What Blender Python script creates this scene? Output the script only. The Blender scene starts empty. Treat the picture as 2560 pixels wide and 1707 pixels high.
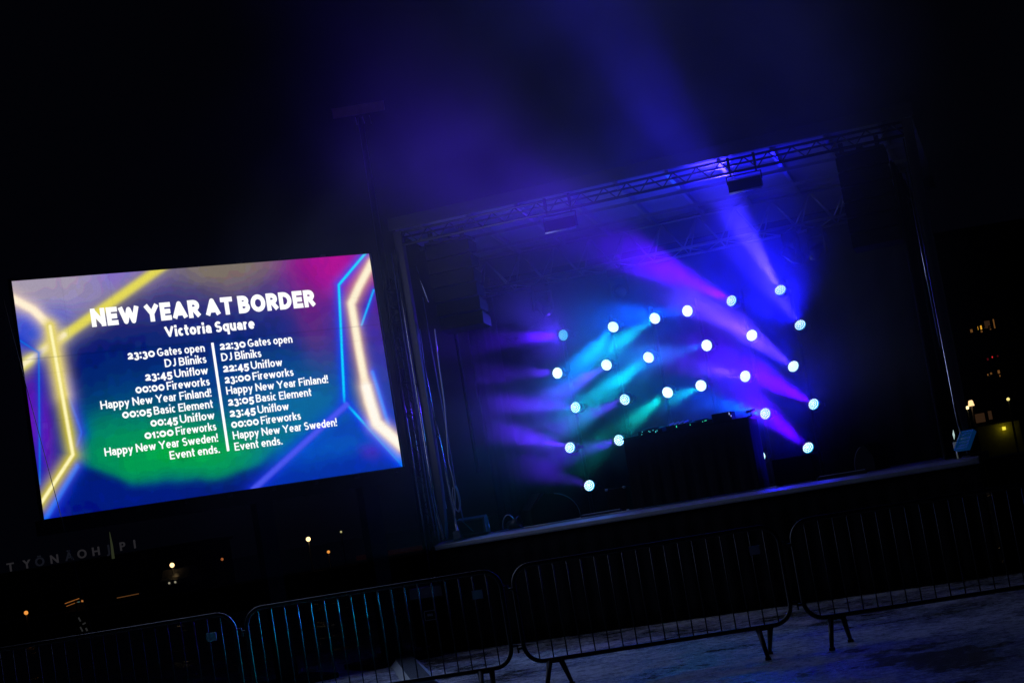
import bpy, bmesh, math, random
import numpy as np
from mathutils import Vector, Matrix, Euler

random.seed(7)
scene = bpy.context.scene
COL = scene.collection
R = math.radians

# ------------------------------------------------------------------ camera
cam_d = bpy.data.cameras.new("camera")
cam = bpy.data.objects.new("camera", cam_d)
COL.objects.link(cam)
cam_d.sensor_width = 36.0
cam_d.lens = 59.06
cam_d.clip_start = 0.1
cam_d.clip_end = 4000
PITCH, ROLL = math.atan(406 / 4200.0), R(9.4)
r0 = Vector((1, 0, 0)); fw = Vector((0, math.cos(PITCH), math.sin(PITCH))); u0 = Vector((0, -math.sin(PITCH), math.cos(PITCH)))
cr = math.cos(ROLL) * r0 - math.sin(ROLL) * u0
cu = math.sin(ROLL) * r0 + math.cos(ROLL) * u0
cam.matrix_world = Matrix(((cr.x, cu.x, -fw.x, 0), (cr.y, cu.y, -fw.y, 0), (cr.z, cu.z, -fw.z, 1.6), (0, 0, 0, 1)))
scene.camera = cam

# ------------------------------------------------------------------ night sky, exposure, sampling
world = bpy.data.worlds.new("World")
scene.world = world
world.use_nodes = True
wn = world.node_tree
bg = wn.nodes["Background"]
bg.inputs[0].default_value = (0.30, 0.36, 0.95, 1)
bg.inputs[1].default_value = 0.0016
vs = scene.view_settings
vs.view_transform = 'Standard'; vs.look = 'None'; vs.exposure = 0.0; vs.gamma = 1.0
cy = scene.cycles
cy.use_denoising = True
cy.denoiser = 'OPENIMAGEDENOISE'; cy.denoising_prefilter = 'NONE'
cy.use_adaptive_sampling = False
cy.use_light_tree = True
cy.max_bounces = 5; cy.diffuse_bounces = 2; cy.glossy_bounces = 3; cy.volume_bounces = 0; cy.transmission_bounces = 2
cy.volume_step_rate = 0.5
cy.volume_max_steps = 256
cy.sample_clamp_indirect = 4.0
cy.sample_clamp_direct = 0.0

# ------------------------------------------------------------------ frames of reference
STAGE_P = Vector((1.5, 19.4, 0)); STAGE_A = R(-17)          # front edge of the stage on the ground, turned 17 degrees
STAGE_M = Matrix.Translation(STAGE_P) @ Matrix.Rotation(STAGE_A, 4, 'Z')
def S(x, y, z):
    return STAGE_M @ Vector((x, y, z))
DECK = 1.315

# ------------------------------------------------------------------ helpers
MATS = {}
def mat(name, col=(0.1, 0.1, 0.1), rough=0.6, metal=0.0, emit=None, estr=1.0, noise=0.25, nscale=6.0, bump=0.0, bscale=40.0, sample=True, spec=0.5):
    if name in MATS: return MATS[name]
    m = bpy.data.materials.new(name); m.use_nodes = True
    nt = m.node_tree; b = nt.nodes["Principled BSDF"]
    b.inputs["Base Color"].default_value = (*col, 1)
    b.inputs["Roughness"].default_value = rough
    b.inputs["Metallic"].default_value = metal
    b.inputs["Specular IOR Level"].default_value = spec
    tc = nt.nodes.new("ShaderNodeTexCoord")
    if noise > 0:
        n = nt.nodes.new("ShaderNodeTexNoise"); n.inputs["Scale"].default_value = nscale; n.inputs["Detail"].default_value = 4
        nt.links.new(tc.outputs["Object"], n.inputs["Vector"])
        mx = nt.nodes.new("ShaderNodeMix"); mx.data_type = 'RGBA'
        mx.inputs[6].default_value = (*[c * (1 - noise) for c in col], 1)
        mx.inputs[7].default_value = (*[min(1, c * (1 + noise)) for c in col], 1)
        nt.links.new(n.outputs["Fac"], mx.inputs[0]); nt.links.new(mx.outputs[2], b.inputs["Base Color"])
        mr = nt.nodes.new("ShaderNodeMapRange"); mr.inputs[3].default_value = max(0.02, rough - 0.1); mr.inputs[4].default_value = min(1, rough + 0.1)
        nt.links.new(n.outputs["Fac"], mr.inputs[0]); nt.links.new(mr.outputs[0], b.inputs["Roughness"])
    if bump > 0:
        n2 = nt.nodes.new("ShaderNodeTexNoise"); n2.inputs["Scale"].default_value = bscale; n2.inputs["Detail"].default_value = 5
        nt.links.new(tc.outputs["Object"], n2.inputs["Vector"])
        bp = nt.nodes.new("ShaderNodeBump"); bp.inputs["Strength"].default_value = bump; bp.inputs["Distance"].default_value = 0.02
        nt.links.new(n2.outputs["Fac"], bp.inputs["Height"]); nt.links.new(bp.outputs[0], b.inputs["Normal"])
    if emit is not None:
        b.inputs["Emission Color"].default_value = (*emit, 1); b.inputs["Emission Strength"].default_value = estr
        m.cycles.emission_sampling = 'AUTO' if sample else 'NONE'
    MATS[name] = m
    return m

def empty(name, loc=(0, 0, 0), rz=0.0):
    o = bpy.data.objects.new(name, None); COL.objects.link(o)
    o.location = loc; o.rotation_euler = (0, 0, rz); o.empty_display_size = 0.2
    return o
def tag(o, label, cat, group=None, kind=None):
    o["label"] = label; o["category"] = cat
    if group: o["group"] = group
    if kind: o["kind"] = kind
    return o
def thing(name, label, cat, loc=(0, 0, 0), rz=0.0, group=None):
    return tag(empty(name, loc, rz), label, cat, group)

class MB:
    """collects shapes into ONE mesh object"""
    def __init__(s): s.bm = bmesh.new()
    def box(s, c, d, rot=None, bevel=0.0):
        g = bmesh.ops.create_cube(s.bm, size=1.0)['verts']
        M = Matrix.Translation(Vector(c)) @ (rot.to_matrix().to_4x4() if rot else Matrix()) @ Matrix.Diagonal((*d, 1))
        bmesh.ops.transform(s.bm, matrix=M, verts=g)
        if bevel > 0:
            es = list({e for v in g for e in v.link_edges})
            bmesh.ops.bevel(s.bm, geom=es, offset=bevel, segments=2, profile=0.5, affect='EDGES')
        return s
    def tube(s, pts, r, n=10, caps=True, closed=False):
        pts = [Vector(p) for p in pts]; rs = r if isinstance(r, (list, tuple)) else [r] * len(pts)
        rings = []; up = Vector((0, 0, 1)); N = len(pts)
        prev = None
        for i, p in enumerate(pts):
            if closed: t = (pts[(i + 1) % N] - pts[i - 1]).normalized()
            else: t = (pts[min(i + 1, N - 1)] - pts[max(i - 1, 0)]).normalized()
            if prev is None:
                a = t.orthogonal().normalized()
            else:
                a = (prev - t * prev.dot(t)).normalized()
            prev = a; b = t.cross(a)
            rings.append([s.bm.verts.new(p + (a * math.cos(2 * math.pi * k / n) + b * math.sin(2 * math.pi * k / n)) * rs[i]) for k in range(n)])
        m = N if closed else N - 1
        for i in range(m):
            A, B = rings[i], rings[(i + 1) % N]
            for k in range(n):
                f = s.bm.faces.new((A[k], A[(k + 1) % n], B[(k + 1) % n], B[k])); f.smooth = True
        if caps and not closed:
            s.bm.faces.new(rings[0][::-1]); s.bm.faces.new(rings[-1])
        return s
    def rod(s, a, b, r, n=8): return s.tube([a, b], r, n)
    def lathe(s, prof, n=20, M=None, smooth=True):
        rings = []
        for (rad, z) in prof:
            if rad < 1e-6: rings.append([s.bm.verts.new((0, 0, z))])
            else: rings.append([s.bm.verts.new((rad * math.cos(2 * math.pi * k / n), rad * math.sin(2 * math.pi * k / n), z)) for k in range(n)])
        vs_ = [v for rg in rings for v in rg]
        for A, B in zip(rings, rings[1:]):
            for k in range(n):
                q = [A[k % len(A)], A[(k + 1) % len(A)], B[(k + 1) % len(B)], B[k % len(B)]]
                u = []
                [u.append(v) for v in q if v not in u]
                if len(u) > 2:
                    f = s.bm.faces.new(u); f.smooth = smooth
        if M is not None: bmesh.ops.transform(s.bm, matrix=M, verts=vs_)
        return s
    def prism(s, poly, axis, a, b):
        """poly of 2-D points extruded along axis 'x','y' or 'z' from a to b"""
        def P(p, h):
            return {'x': (h, p[0], p[1]), 'y': (p[0], h, p[1]), 'z': (p[0], p[1], h)}[axis]
        A = [s.bm.verts.new(P(p, a)) for p in poly]; B = [s.bm.verts.new(P(p, b)) for p in poly]
        s.bm.faces.new(A); s.bm.faces.new(B[::-1])
        n = len(poly)
        for i in range(n): s.bm.faces.new((A[i], B[i], B[(i + 1) % n], A[(i + 1) % n]))
        return s
    def quad(s, a, b, c, d):
        s.bm.faces.new([s.bm.verts.new(p) for p in (a, b, c, d)]); return s
    def mesh(s, name):
        bmesh.ops.recalc_face_normals(s.bm, faces=s.bm.faces)
        me = bpy.data.meshes.new(name); s.bm.to_mesh(me); s.bm.free(); return me
    def build(s, name, m, parent=None, loc=(0, 0, 0), rot=(0, 0, 0)):
        me = s.mesh(name); me.materials.append(m)
        o = bpy.data.objects.new(name, me); COL.objects.link(o)
        o.location = loc; o.rotation_euler = rot
        if parent: o.parent = parent
        return o

def copy_tree(o, parent=None):
    c = o.copy(); COL.objects.link(c); c.parent = parent
    for ch in list(o.children): copy_tree(ch, c)
    return c

# ------------------------------------------------------------------ materials
M_black = mat("black_paint", (0.010, 0.010, 0.012), 0.5, spec=0.2)
M_case = mat("black_laminate", (0.007, 0.007, 0.008), 0.85, bump=0.15, bscale=90, spec=0.1)
M_cloth = mat("black_molton", (0.008, 0.008, 0.009), 0.95, bump=0.4, bscale=60, spec=0.15)
M_alu = mat("aluminium", (0.45, 0.455, 0.47), 0.36, 1.0, noise=0.12)
M_steel = mat("galvanised_steel", (0.014, 0.0145, 0.016), 0.6, 0.1, noise=0.3, nscale=25)
M_pole = mat("brushed_pole", (0.7, 0.7, 0.72), 0.22, 1.0, noise=0.1)
M_darkmetal = mat("dark_metal", (0.05, 0.05, 0.055), 0.4, 0.6)
M_canopy = mat("canopy_fabric", (0.30, 0.30, 0.33), 0.7, noise=0.2, nscale=2.5, bump=0.25, bscale=8)
M_fascia = mat("fascia_fabric", (0.06, 0.055, 0.065), 0.7, noise=0.2, nscale=3, bump=0.2, bscale=10)
M_deck = mat("deck_phenolic", (0.24, 0.24, 0.25), 0.5, noise=0.35, nscale=5, bump=0.3, bscale=120)
M_lip = mat("deck_edge_profile", (0.34, 0.36, 0.38), 0.45, noise=0.3, nscale=4)
M_rubber = mat("black_rubber", (0.015, 0.015, 0.015), 0.55)
M_cable = mat("cable_jacket", (0.34, 0.34, 0.36), 0.4)
M_grille = mat("speaker_grille", (0.008, 0.008, 0.009), 0.7, bump=0.5, bscale=260, spec=0.15)

# ------------------------------------------------------------------ setting: ground
def build_ground():
    m = bpy.data.materials.new("frozen_gravel"); m.use_nodes = True
    nt = m.node_tree; b = nt.nodes["Principled BSDF"]
    tc = nt.nodes.new("ShaderNodeTexCoord")
    def noise(sc, det, rough=0.55):
        n = nt.nodes.new("ShaderNodeTexNoise"); n.inputs["Scale"].default_value = sc; n.inputs["Detail"].default_value = det; n.inputs["Roughness"].default_value = rough
        nt.links.new(tc.outputs["Object"], n.inputs["Vector"]); return n
    n1 = noise(0.6, 8, 0.70); n2 = noise(6, 8, 0.85); n3 = noise(17, 6, 0.9)
    ramp = nt.nodes.new("ShaderNodeValToRGB")
    ramp.color_ramp.elements[0].position = 0.45; ramp.color_ramp.elements[0].color = (0.07, 0.068, 0.065, 1)
    ramp.color_ramp.elements[1].position = 0.56; ramp.color_ramp.elements[1].color = (0.80, 0.79, 0.78, 1)
    mixf = nt.nodes.new("ShaderNodeMath"); mixf.operation = 'MULTIPLY_ADD'; mixf.inputs[1].default_value = 0.45
    nt.links.new(n2.outputs["Fac"], mixf.inputs[0])
    h = nt.nodes.new("ShaderNodeMath"); h.operation = 'MULTIPLY'; h.inputs[1].default_value = 0.55
    nt.links.new(n1.outputs["Fac"], h.inputs[0]); nt.links.new(h.outputs[0], mixf.inputs[2])
    fine = nt.nodes.new("ShaderNodeMath"); fine.operation = 'MULTIPLY_ADD'; fine.inputs[1].default_value = 0.55
    nt.links.new(n3.outputs["Fac"], fine.inputs[0])
    sub = nt.nodes.new("ShaderNodeMath"); sub.operation = 'SUBTRACT'; sub.inputs[1].default_value = 0.275
    nt.links.new(mixf.outputs[0], sub.inputs[0]); nt.links.new(sub.outputs[0], fine.inputs[2])
    nt.links.new(fine.outputs[0], ramp.inputs[0]); nt.links.new(ramp.outputs[0], b.inputs["Base Color"])
    rr = nt.nodes.new("ShaderNodeMapRange"); rr.inputs[1].default_value = 0.40; rr.inputs[2].default_value = 0.54; rr.inputs[3].default_value = 0.16; rr.inputs[4].default_value = 0.75
    nt.links.new(n1.outputs["Fac"], rr.inputs[0]); nt.links.new(rr.outputs[0], b.inputs["Roughness"])
    add = nt.nodes.new("ShaderNodeMath"); add.operation = 'MULTIPLY_ADD'; add.inputs[1].default_value = 0.5
    nt.links.new(n3.outputs["Fac"], add.inputs[0]); nt.links.new(n2.outputs["Fac"], add.inputs[2])
    bp = nt.nodes.new("ShaderNodeBump"); bp.inputs["Strength"].default_value = 1.0; bp.inputs["Distance"].default_value = 0.09
    nt.links.new(add.outputs[0], bp.inputs["Height"]); nt.links.new(bp.outputs[0], b.inputs["Normal"])
    bm = bmesh.new()
    xs = [-900, -200, -80, -40, -20, -10, 0, 10, 20, 40, 80, 200, 900]
    ys = [-60, 0, 10, 20, 30, 46, 52, 60, 68, 76, 110, 200, 500, 1800]
    zs = [0, 0, 0, 0, 0, 0, -0.4, -2.2, -4.0, -4.6, -4.6, -4.6, -4.6, -4.6]
    g = [[bm.verts.new((x, y, z)) for x in xs] for y, z in zip(ys, zs)]
    for j in range(len(ys) - 1):
        for i in range(len(xs) - 1):
            bm.faces.new((g[j][i], g[j][i + 1], g[j + 1][i + 1], g[j + 1][i])).smooth = True
    me = bpy.data.meshes.new("ground"); bm.to_mesh(me); bm.free(); me.materials.append(m)
    o = bpy.data.objects.new("ground", me); COL.objects.link(o); o["kind"] = "structure"
    return o
build_ground()
LOW = -4.6          # the streets beyond the bank lie lower

# ------------------------------------------------------------------ the stage
SX0, SX1 = -2.95, 3.46
stage = thing("mobile_stage", "dark mobile stage with canopy roof, truss rigging and black skirt, hazy blue inside", "stage", STAGE_P, STAGE_A)
def wavy_cloth(name, x0, x1, z0, z1, amp, per, parent, m, y=0.0, along='x', seed=0, nz=6):
    """hanging cloth with folds; a closed sheet about 2 cm thick"""
    rnd = random.Random(seed); bm = bmesh.new(); n = max(8, int(abs(x1 - x0) / per * 8))
    ph = [rnd.uniform(0, 6.28) for _ in range(3)]
    lay = []
    for th in (0.0, 0.018):
        rows = []
        for j in range(nz + 1):
            w = j / nz; z = z1 + (z0 - z1) * w; row = []
            for i in range(n + 1):
                u = x0 + (x1 - x0) * i / n
                a = amp * (0.35 + 0.65 * w) * (math.sin(2 * math.pi * u / per + ph[0] + 0.3 * w) + 0.5 * math.sin(2 * math.pi * u / (per * 2.3) + ph[1]))
                row.append(bm.verts.new((u, y + a + th, z) if along == 'x' else (y + a + th, u, z)))
            rows.append(row)
        lay.append(rows)
    A, B = lay
    for j in range(nz):
        for i in range(n):
            for L_ in (A, B):
                bm.faces.new((L_[j][i], L_[j][i + 1], L_[j + 1][i + 1], L_[j + 1][i])).smooth = True
    for i in range(n):
        bm.faces.new((A[0][i], A[0][i + 1], B[0][i + 1], B[0][i])); bm.faces.new((A[nz][i], A[nz][i + 1], B[nz][i + 1], B[nz][i]))
    for j in range(nz):
        bm.faces.new((A[j][0], A[j + 1][0], B[j + 1][0], B[j][0])); bm.faces.new((A[j][n], A[j + 1][n], B[j + 1][n], B[j][n]))
    bmesh.ops.recalc_face_normals(bm, faces=bm.faces)
    me = bpy.data.meshes.new(name); bm.to_mesh(me); bm.free(); me.materials.append(m)
    o = bpy.data.objects.new(name, me); COL.objects.link(o); o.parent = parent
    return o
MB().box(((SX0 + SX1) / 2, 1.735, DECK - 0.06), (SX1 - SX0 - 0.01, 3.04, 0.12)).build("deck", M_deck, stage)
lip = MB()
lip.prism([(0.213, DECK - 0.085), (0.0, DECK - 0.085), (-0.008, DECK - 0.07), (-0.008, DECK - 0.036), (0.0, DECK - 0.030), (0.213, DECK - 0.002)], 'x', SX0 + 0.01, SX1 - 0.01)
lip.build("deck_edge", M_lip, stage)
wavy_cloth("skirt", SX0, SX1, 0.015, DECK - 0.09, 0.012, 0.22, stage, M_cloth, y=0.03, seed=3)
wavy_cloth("side_skirt", 0.05, 3.2, 0.015, DECK - 0.08, 0.012, 0.22, stage, mat("grey_green_molton", (0.05, 0.075, 0.07), 0.9, spec=0.2), y=SX0 + 0.005, along='y', seed=4)
wavy_cloth("backdrop", SX0 + 0.05, 3.06, DECK + 0.01, 4.7, 0.03, 0.35, stage, M_cloth, y=3.05, seed=5)
# side curtains
wavy_cloth("side_curtain", 1.6, 2.95, DECK + 0.01, 4.75, 0.03, 0.3, stage, M_cloth, y=-2.66, along='y', seed=6)
wavy_cloth("side_curtain", 0.35, 2.95, DECK + 0.01, 4.75, 0.03, 0.3, stage, M_cloth, y=3.10, along='y', seed=7)
# roof: sloping canopy, fascia, rafters
ROOF0, ROOF1 = 5.16, 4.74
def roofz(y): return ROOF0 + (ROOF1 - ROOF0) * (y / 3.2)
canopy = MB().prism([(0.02, ROOF0), (3.2, ROOF1), (3.2, ROOF1 + 0.05), (0.02, ROOF0 + 0.05)], 'x', SX0 + 0.1, SX1 - 0.03).build("canopy", M_canopy, stage)
fas = MB()
fas.prism([(-0.06, 5.13), (0.0, 5.13), (0.02, 5.27), (-0.04, 5.28)], 'x', SX0 + 0.08, SX1)
fas.build("fascia", M_fascia, stage)
k = 0
x = SX0 + 0.45
while x < SX1 - 0.2:
    MB().prism([(0.06, roofz(0.06) - 0.07), (2.0, roofz(2.0) - 0.07), (2.0, roofz(2.0) - 0.004), (0.06, roofz(0.06) - 0.004)], 'x', x - 0.022, x + 0.022).build("rafter", M_alu, stage)
    x += 0.62
# purlins across the canopy
for yy in (0.75, 1.4):
    MB().box(((SX0 + SX1) / 2, yy, roofz(yy) - 0.095), (SX1 - SX0 - 0.3, 0.03, 0.04)).build("purlin", M_alu, stage)
# front truss
ft = MB(); fx0, fx1 = SX0 + 0.12, SX1 - 0.1
ft.rod((fx0, 0.05, 5.095), (fx1, 0.05, 5.095), 0.016); ft.rod((fx0, 0.05, 4.945), (fx1, 0.05, 4.945), 0.018)
ft.rod((fx0, 0.22, 5.06), (fx1, 0.22, 5.06), 0.014)
x = fx0; up = True
while x < fx1 - 0.14:
    ft.rod((x, 0.05, 4.945 if up else 5.095), (min(x + 0.14, fx1), 0.05, 5.095 if up else 4.945), 0.008, 6)
    x += 0.14; up = not up
ft.build("front_truss", M_darkmetal, stage)
# rear lighting truss
rt = MB(); rx0, rx1 = SX0 + 0.35, SX1 - 0.3
rt.rod((rx0, 2.0, 4.47), (rx1, 2.0, 4.47), 0.02, 10); rt.rod((rx0, 2.0, 4.84), (rx1, 2.0, 4.84), 0.02, 10)
rt.rod((rx0, 2.34, 4.42), (rx1, 2.34, 4.42), 0.018, 10); rt.box(((rx0 + rx1) / 2, 2.04, 4.885), (rx1 - rx0, 0.1, 0.035))
x = rx0; up = True
while x < rx1 - 0.1:
    xe = min(x + 0.24, rx1)
    rt.rod((x, 2.0, 4.47 if up else 4.84), (xe, 2.0, 4.84 if up else 4.47), 0.011, 6)
    rt.rod((x, 2.34, 4.42) if up else (x, 2.0, 4.84), (xe, 2.0, 4.84) if up else (xe, 2.34, 4.42), 0.010, 6)
    rt.rod((x, 2.0, 4.47) if up else (x, 2.34, 4.42), (xe, 2.34, 4.42) if up else (xe, 2.0, 4.47), 0.008, 6)
    x = xe; up = not up
rt.build("rear_truss", M_alu, stage)
# corner masts (two chords with a tapering foot)
def mast(x0, w, m, fascia_m):
    c = MB()
    c.prism([(x0 - w / 2, 5.12), (x0 + w / 2, 5.12), (x0 + w / 2, 2.0), (x0 + w / 2 - 0.02, 1.62), (x0, DECK + 0.02), (x0 - w / 2 + 0.02, 1.62), (x0 - w / 2, 2.0)], 'y', 0.02, 0.12)
    o = c.build("mast", fascia_m, stage)
    MB().tube([(x0 - w / 2 - 0.012, 0.0, 4.9), (x0 - w / 2 - 0.012, 0.0, 1.7), (x0 - 0.02, 0.0, DECK + 0.02)], 0.009, 10).build("mast_edge", m, o)
    return o
mast(3.37, 0.11, M_pole, M_fascia)
mast(-2.80, 0.10, M_pole, M_fascia)
# guide poles and lifting struts
MB().rod((3.255, 0.15, 4.55), (3.265, 0.15, 2.55), 0.008).build("guide_pole", M_pole, stage)
MB().rod((3.20, 0.4, 3.9), (3.20, 0.4, 2.3), 0.012).build("guide_pole", M_darkmetal, stage)
st = MB(); st.tube([(-2.775, 0.1, 4.12), (-2.735, 0.1, 3.05), (-2.725, 0.1, 2.8)], [0.012, 0.012, 0.012], 12)
st.tube([(-2.724, 0.1, 2.80), (-2.70, 0.1, 2.35), (-2.665, 0.1, 1.42)], [0.019, 0.019, 0.019], 12)
st.tube([(-2.712, 0.1, 2.60), (-2.711, 0.1, 2.56)], 0.027, 12)
st.box((-2.665, 0.1, 1.37), (0.09, 0.09, 0.1))
st.build("lifting_strut", M_pole, stage)
MB().rod((-2.66, 0.12, 4.66), (-2.57, 0.12, 4.20), 0.009).build("brace_rod", M_pole, stage)
MB().box((-2.44, 0.55, 3.0), (0.035, 0.035, 1.85)).build("curtain_rail", M_cloth, stage)

# ------------------------------------------------------------------ LED wash lights on six poles
def ecol(name, c, s): return mat(name, (0.02, 0.02, 0.02), 0.3, emit=c, estr=s, noise=0, sample=False)
LENS = {'w': (ecol("lens_white", (0.50, 0.95, 1.0), 1.6), ecol("led_white", (1, 1, 1), 2.5)),
        'c': (ecol("lens_icy", (0.01, 0.50, 1.0), 1.15), ecol("led_icy", (0.95, 0.98, 1.0), 2.6)),
        't': (ecol("lens_cyan", (0.0, 0.60, 0.85), 0.9), ecol("led_cyan", (0.45, 0.95, 1.0), 1.0))}
POLE_X = [-1.61, -0.94, -0.37, 0.24, 0.83, 1.45]
POLE_NAMES = ["leftmost lamp pole", "second lamp pole from left", "third lamp pole from left", "fourth lamp pole from left", "second lamp pole from right", "rightmost lamp pole"]
ROWS = [3.70, 3.22, 2.73, 2.22, 1.69]
ROW_NAMES = ["topmost", "second from top", "middle", "fourth from top", "lowest"]
LY = 2.3
for i, px in enumerate(POLE_X):
    p = thing("light_pole", "black lamp pole with base plate, the " + POLE_NAMES[i] + " on stage", "lamp pole", S(px, LY + 0.16, DECK), STAGE_A, "poles carrying the wash lights")
    MB().rod((0, 0, 0.02), (0, 0, 2.55), 0.024, 12).build("pole", M_black, p)
    MB().box((0, 0, 0.012), (0.34, 0.34, 0.022), bevel=0.004).build("base_plate", M_black, p)

def make_wash():
    t = empty("wash_light")
    b = MB(); b.box((0, 0.13, 0), (0.11, 0.05, 0.12), bevel=0.01); b.rod((0, 0.15, 0), (0.075, 0.16, 0), 0.014)
    b.build("base", M_black, t)
    y = MB()
    for s in (-1, 1): y.box((s * 0.095, 0.045, 0), (0.012, 0.16, 0.05), bevel=0.004)
    y.box((0, 0.115, 0), (0.202, 0.016, 0.05), bevel=0.004)
    y.build("yoke", M_black, t)
    T = Matrix.Rotation(R(90), 4, 'X')      # lathe axis z -> -y
    h = MB().lathe([(0.0, -0.085), (0.056, -0.08), (0.072, -0.055), (0.081, -0.01), (0.084, 0.04), (0.085, 0.066), (0.078, 0.066), (0.078, 0.056), (0.0, 0.056)], 28, T)
    head = h.build("head", M_black, t)
    l = MB().lathe([(0.0, 0.094), (0.022, 0.092), (0.044, 0.085), (0.061, 0.074), (0.072, 0.060), (0.0, 0.057)], 28, T)
    lens = l.build("lens", LENS['w'][0], head)
    d = MB()
    pts = [(0, 0)]
    for ring, n in ((1, 6), (2, 12), (3, 18)):
        for q in range(n):
            a = 2 * math.pi * (q + (0.5 if ring == 2 else 0)) / n
            pts.append((0.0202 * ring * math.cos(a), 0.0202 * ring * math.sin(a)))
    for (ux, uz) in pts:
        d.lathe([(0.0, 0.0045), (0.0046, 0.004), (0.0072, 0.0)], 8, T @ Matrix.Translation((ux, uz, 0.0935 - 5.6 * (ux * ux + uz * uz))))
    leds = d.build("led_array", LENS['w'][1], head)
    for o in (lens, leds):
        o.material_slots[0].link = 'OBJECT'
    return t
BEAM = {'v': (0.068, 0.0, 1.0), 'v2': (0.085, 0.012, 1.0), 'bv': (0.032, 0.018, 1.0), 'lv': (0.085, 0.028, 1.0), 'az': (0.0, 0.20, 1.0),
        'bl': (0.0, 0.07, 1.0), 'te': (0.0, 0.45, 0.70), 'gr': (0.0, 0.50, 0.48)}
# pole, row, pan to the left, tilt up, beam colour, power, lens, cone
WASH = [(0, 0, 18, -2, 'v', 1000, 't', 17), (0, 1, 12, 1, 'v2', 380, 'w', 17), (0, 2, 14, 4, 'v2', 380, 'c', 17), (0, 3, 10, 9, 'v2', 360, 'c', 18), (0, 4, 7, 10, 'v2', 160, 'c', 20),
        (1, 0, 7, -21, 'az', 700, 'w', 18), (1, 1, 10, -13, 'lv', 420, 'w', 16), (1, 2, 14, -9, 'lv', 420, 'c', 16), (1, 3, 11, -4, 'v', 420, 'c', 18),
        (2, 0, 12, -15, 'te', 520, 'w', 16), (2, 1, 13, -17, 'te', 900, 'w', 17), (2, 2, 13, -16, 'gr', 640, 'w', 17),
        (3, 0, 14, -3, 'bl', 560, 'w', 18), (3, 1, 15, -5, 'az', 360, 'w', 18), (3, 2, 9, -8, 'te', 260, 'w', 16),
        (4, 0, 20, 15, 'v', 1500, 'c', 22), (4, 1, 13, 13, 'lv', 620, 'w', 20), (4, 2, 17, 7, 'lv', 380, 'w', 18), (4, 3, 18, 8, 'bl', 380, 'c', 20), (4, 4, 13, 12, 'lv', 220, 'w', 18),
        (5, 0, 7, 30, 'bv', 1700, 'c', 20), (5, 1, 10, 27, 'bv', 620, 'c', 20), (5, 2, 17, 21, 'lv', 1000, 'w', 20), (5, 3, 20, 19, 'v', 900, 'c', 22), (5, 4, 16, 25, 'v', 900, 'c', 22)]
BEAM_NAMES = {'v': 'violet', 'v2': 'violet', 'bv': 'blue violet', 'lv': 'lilac', 'az': 'azure', 'bl': 'blue', 'te': 'teal', 'gr': 'green'}
GAIN = 5.2; SPILL_GAIN = 0.18
SPILL_COL = [(0.07, 0.02, 1.0), (0.0, 0.10, 0.9), (0.0, 0.26, 0.5), (0.0, 0.07, 1.0), (0.010, 0.005, 1.0), (0.006, 0.004, 1.0)]
SPILL = {(0, 0): 800, (0, 2): 200, (4, 3): 500, (5, 3): 500, (1, 0): 420, (2, 1): 900, (3, 0): 520, (3, 2): 320, (4, 0): 700, (4, 2): 450, (5, 0): 1000, (5, 1): 4600, (5, 2): 1500, (5, 4): 300}   # second wide spots added to some heads, to fill smoke and rigging
proto_wash = make_wash()
wash_copies = [proto_wash if k == 0 else copy_tree(proto_wash) for k in range(len(WASH))]
for k, (pi_, ri, pan, tilt, bc, pw, lk, cone) in enumerate(WASH):
    o = wash_copies[k]
    side = (1 if ri % 2 == 0 else -1) * (1 if pi_ < 3 else -1)
    o.location = S(POLE_X[pi_] + side * 0.085, LY, ROWS[ri]); o.rotation_euler = (0, 0, STAGE_A)
    tag(o, "LED wash light with %s beam, %s on %s" % (BEAM_NAMES[bc], ROW_NAMES[ri], POLE_NAMES[pi_]), "stage light", "LED wash lights on the lamp poles")
    head = [c for c in o.children if c.name.startswith("head")][0]
    head.rotation_euler = (R(-tilt), 0, R(-pan))
    for c in head.children:
        i = 0 if c.name.startswith("lens") else 1
        c.material_slots[0].material = LENS[lk][i]
    ld = bpy.data.lights.new("wash_lamp", 'SPOT')
    ld.energy = pw * GAIN; ld.color = BEAM[bc]; ld.spot_size = R(cone * 0.76); ld.spot_blend = 0.9; ld.shadow_soft_size = 0.045
    lo = bpy.data.objects.new("wash_lamp", ld); COL.objects.link(lo); lo.parent = head
    lo.location = (0, -0.10, 0); lo.rotation_euler = (R(-90), 0, 0)
    if (pi_, ri) in SPILL:
        ld = bpy.data.lights.new("wash_fill", 'SPOT')
        ld.energy = SPILL[(pi_, ri)] * SPILL_GAIN; ld.color = SPILL_COL[pi_]; ld.spot_size = R(74 if pi_ == 5 and ri < 3 else 125); ld.spot_blend = 1.0; ld.shadow_soft_size = 0.06
        lo = bpy.data.objects.new("wash_fill", ld); COL.objects.link(lo); lo.parent = head
        lo.location = (0, -0.10, 0); lo.rotation_euler = (R(-90), 0, 0)


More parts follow.
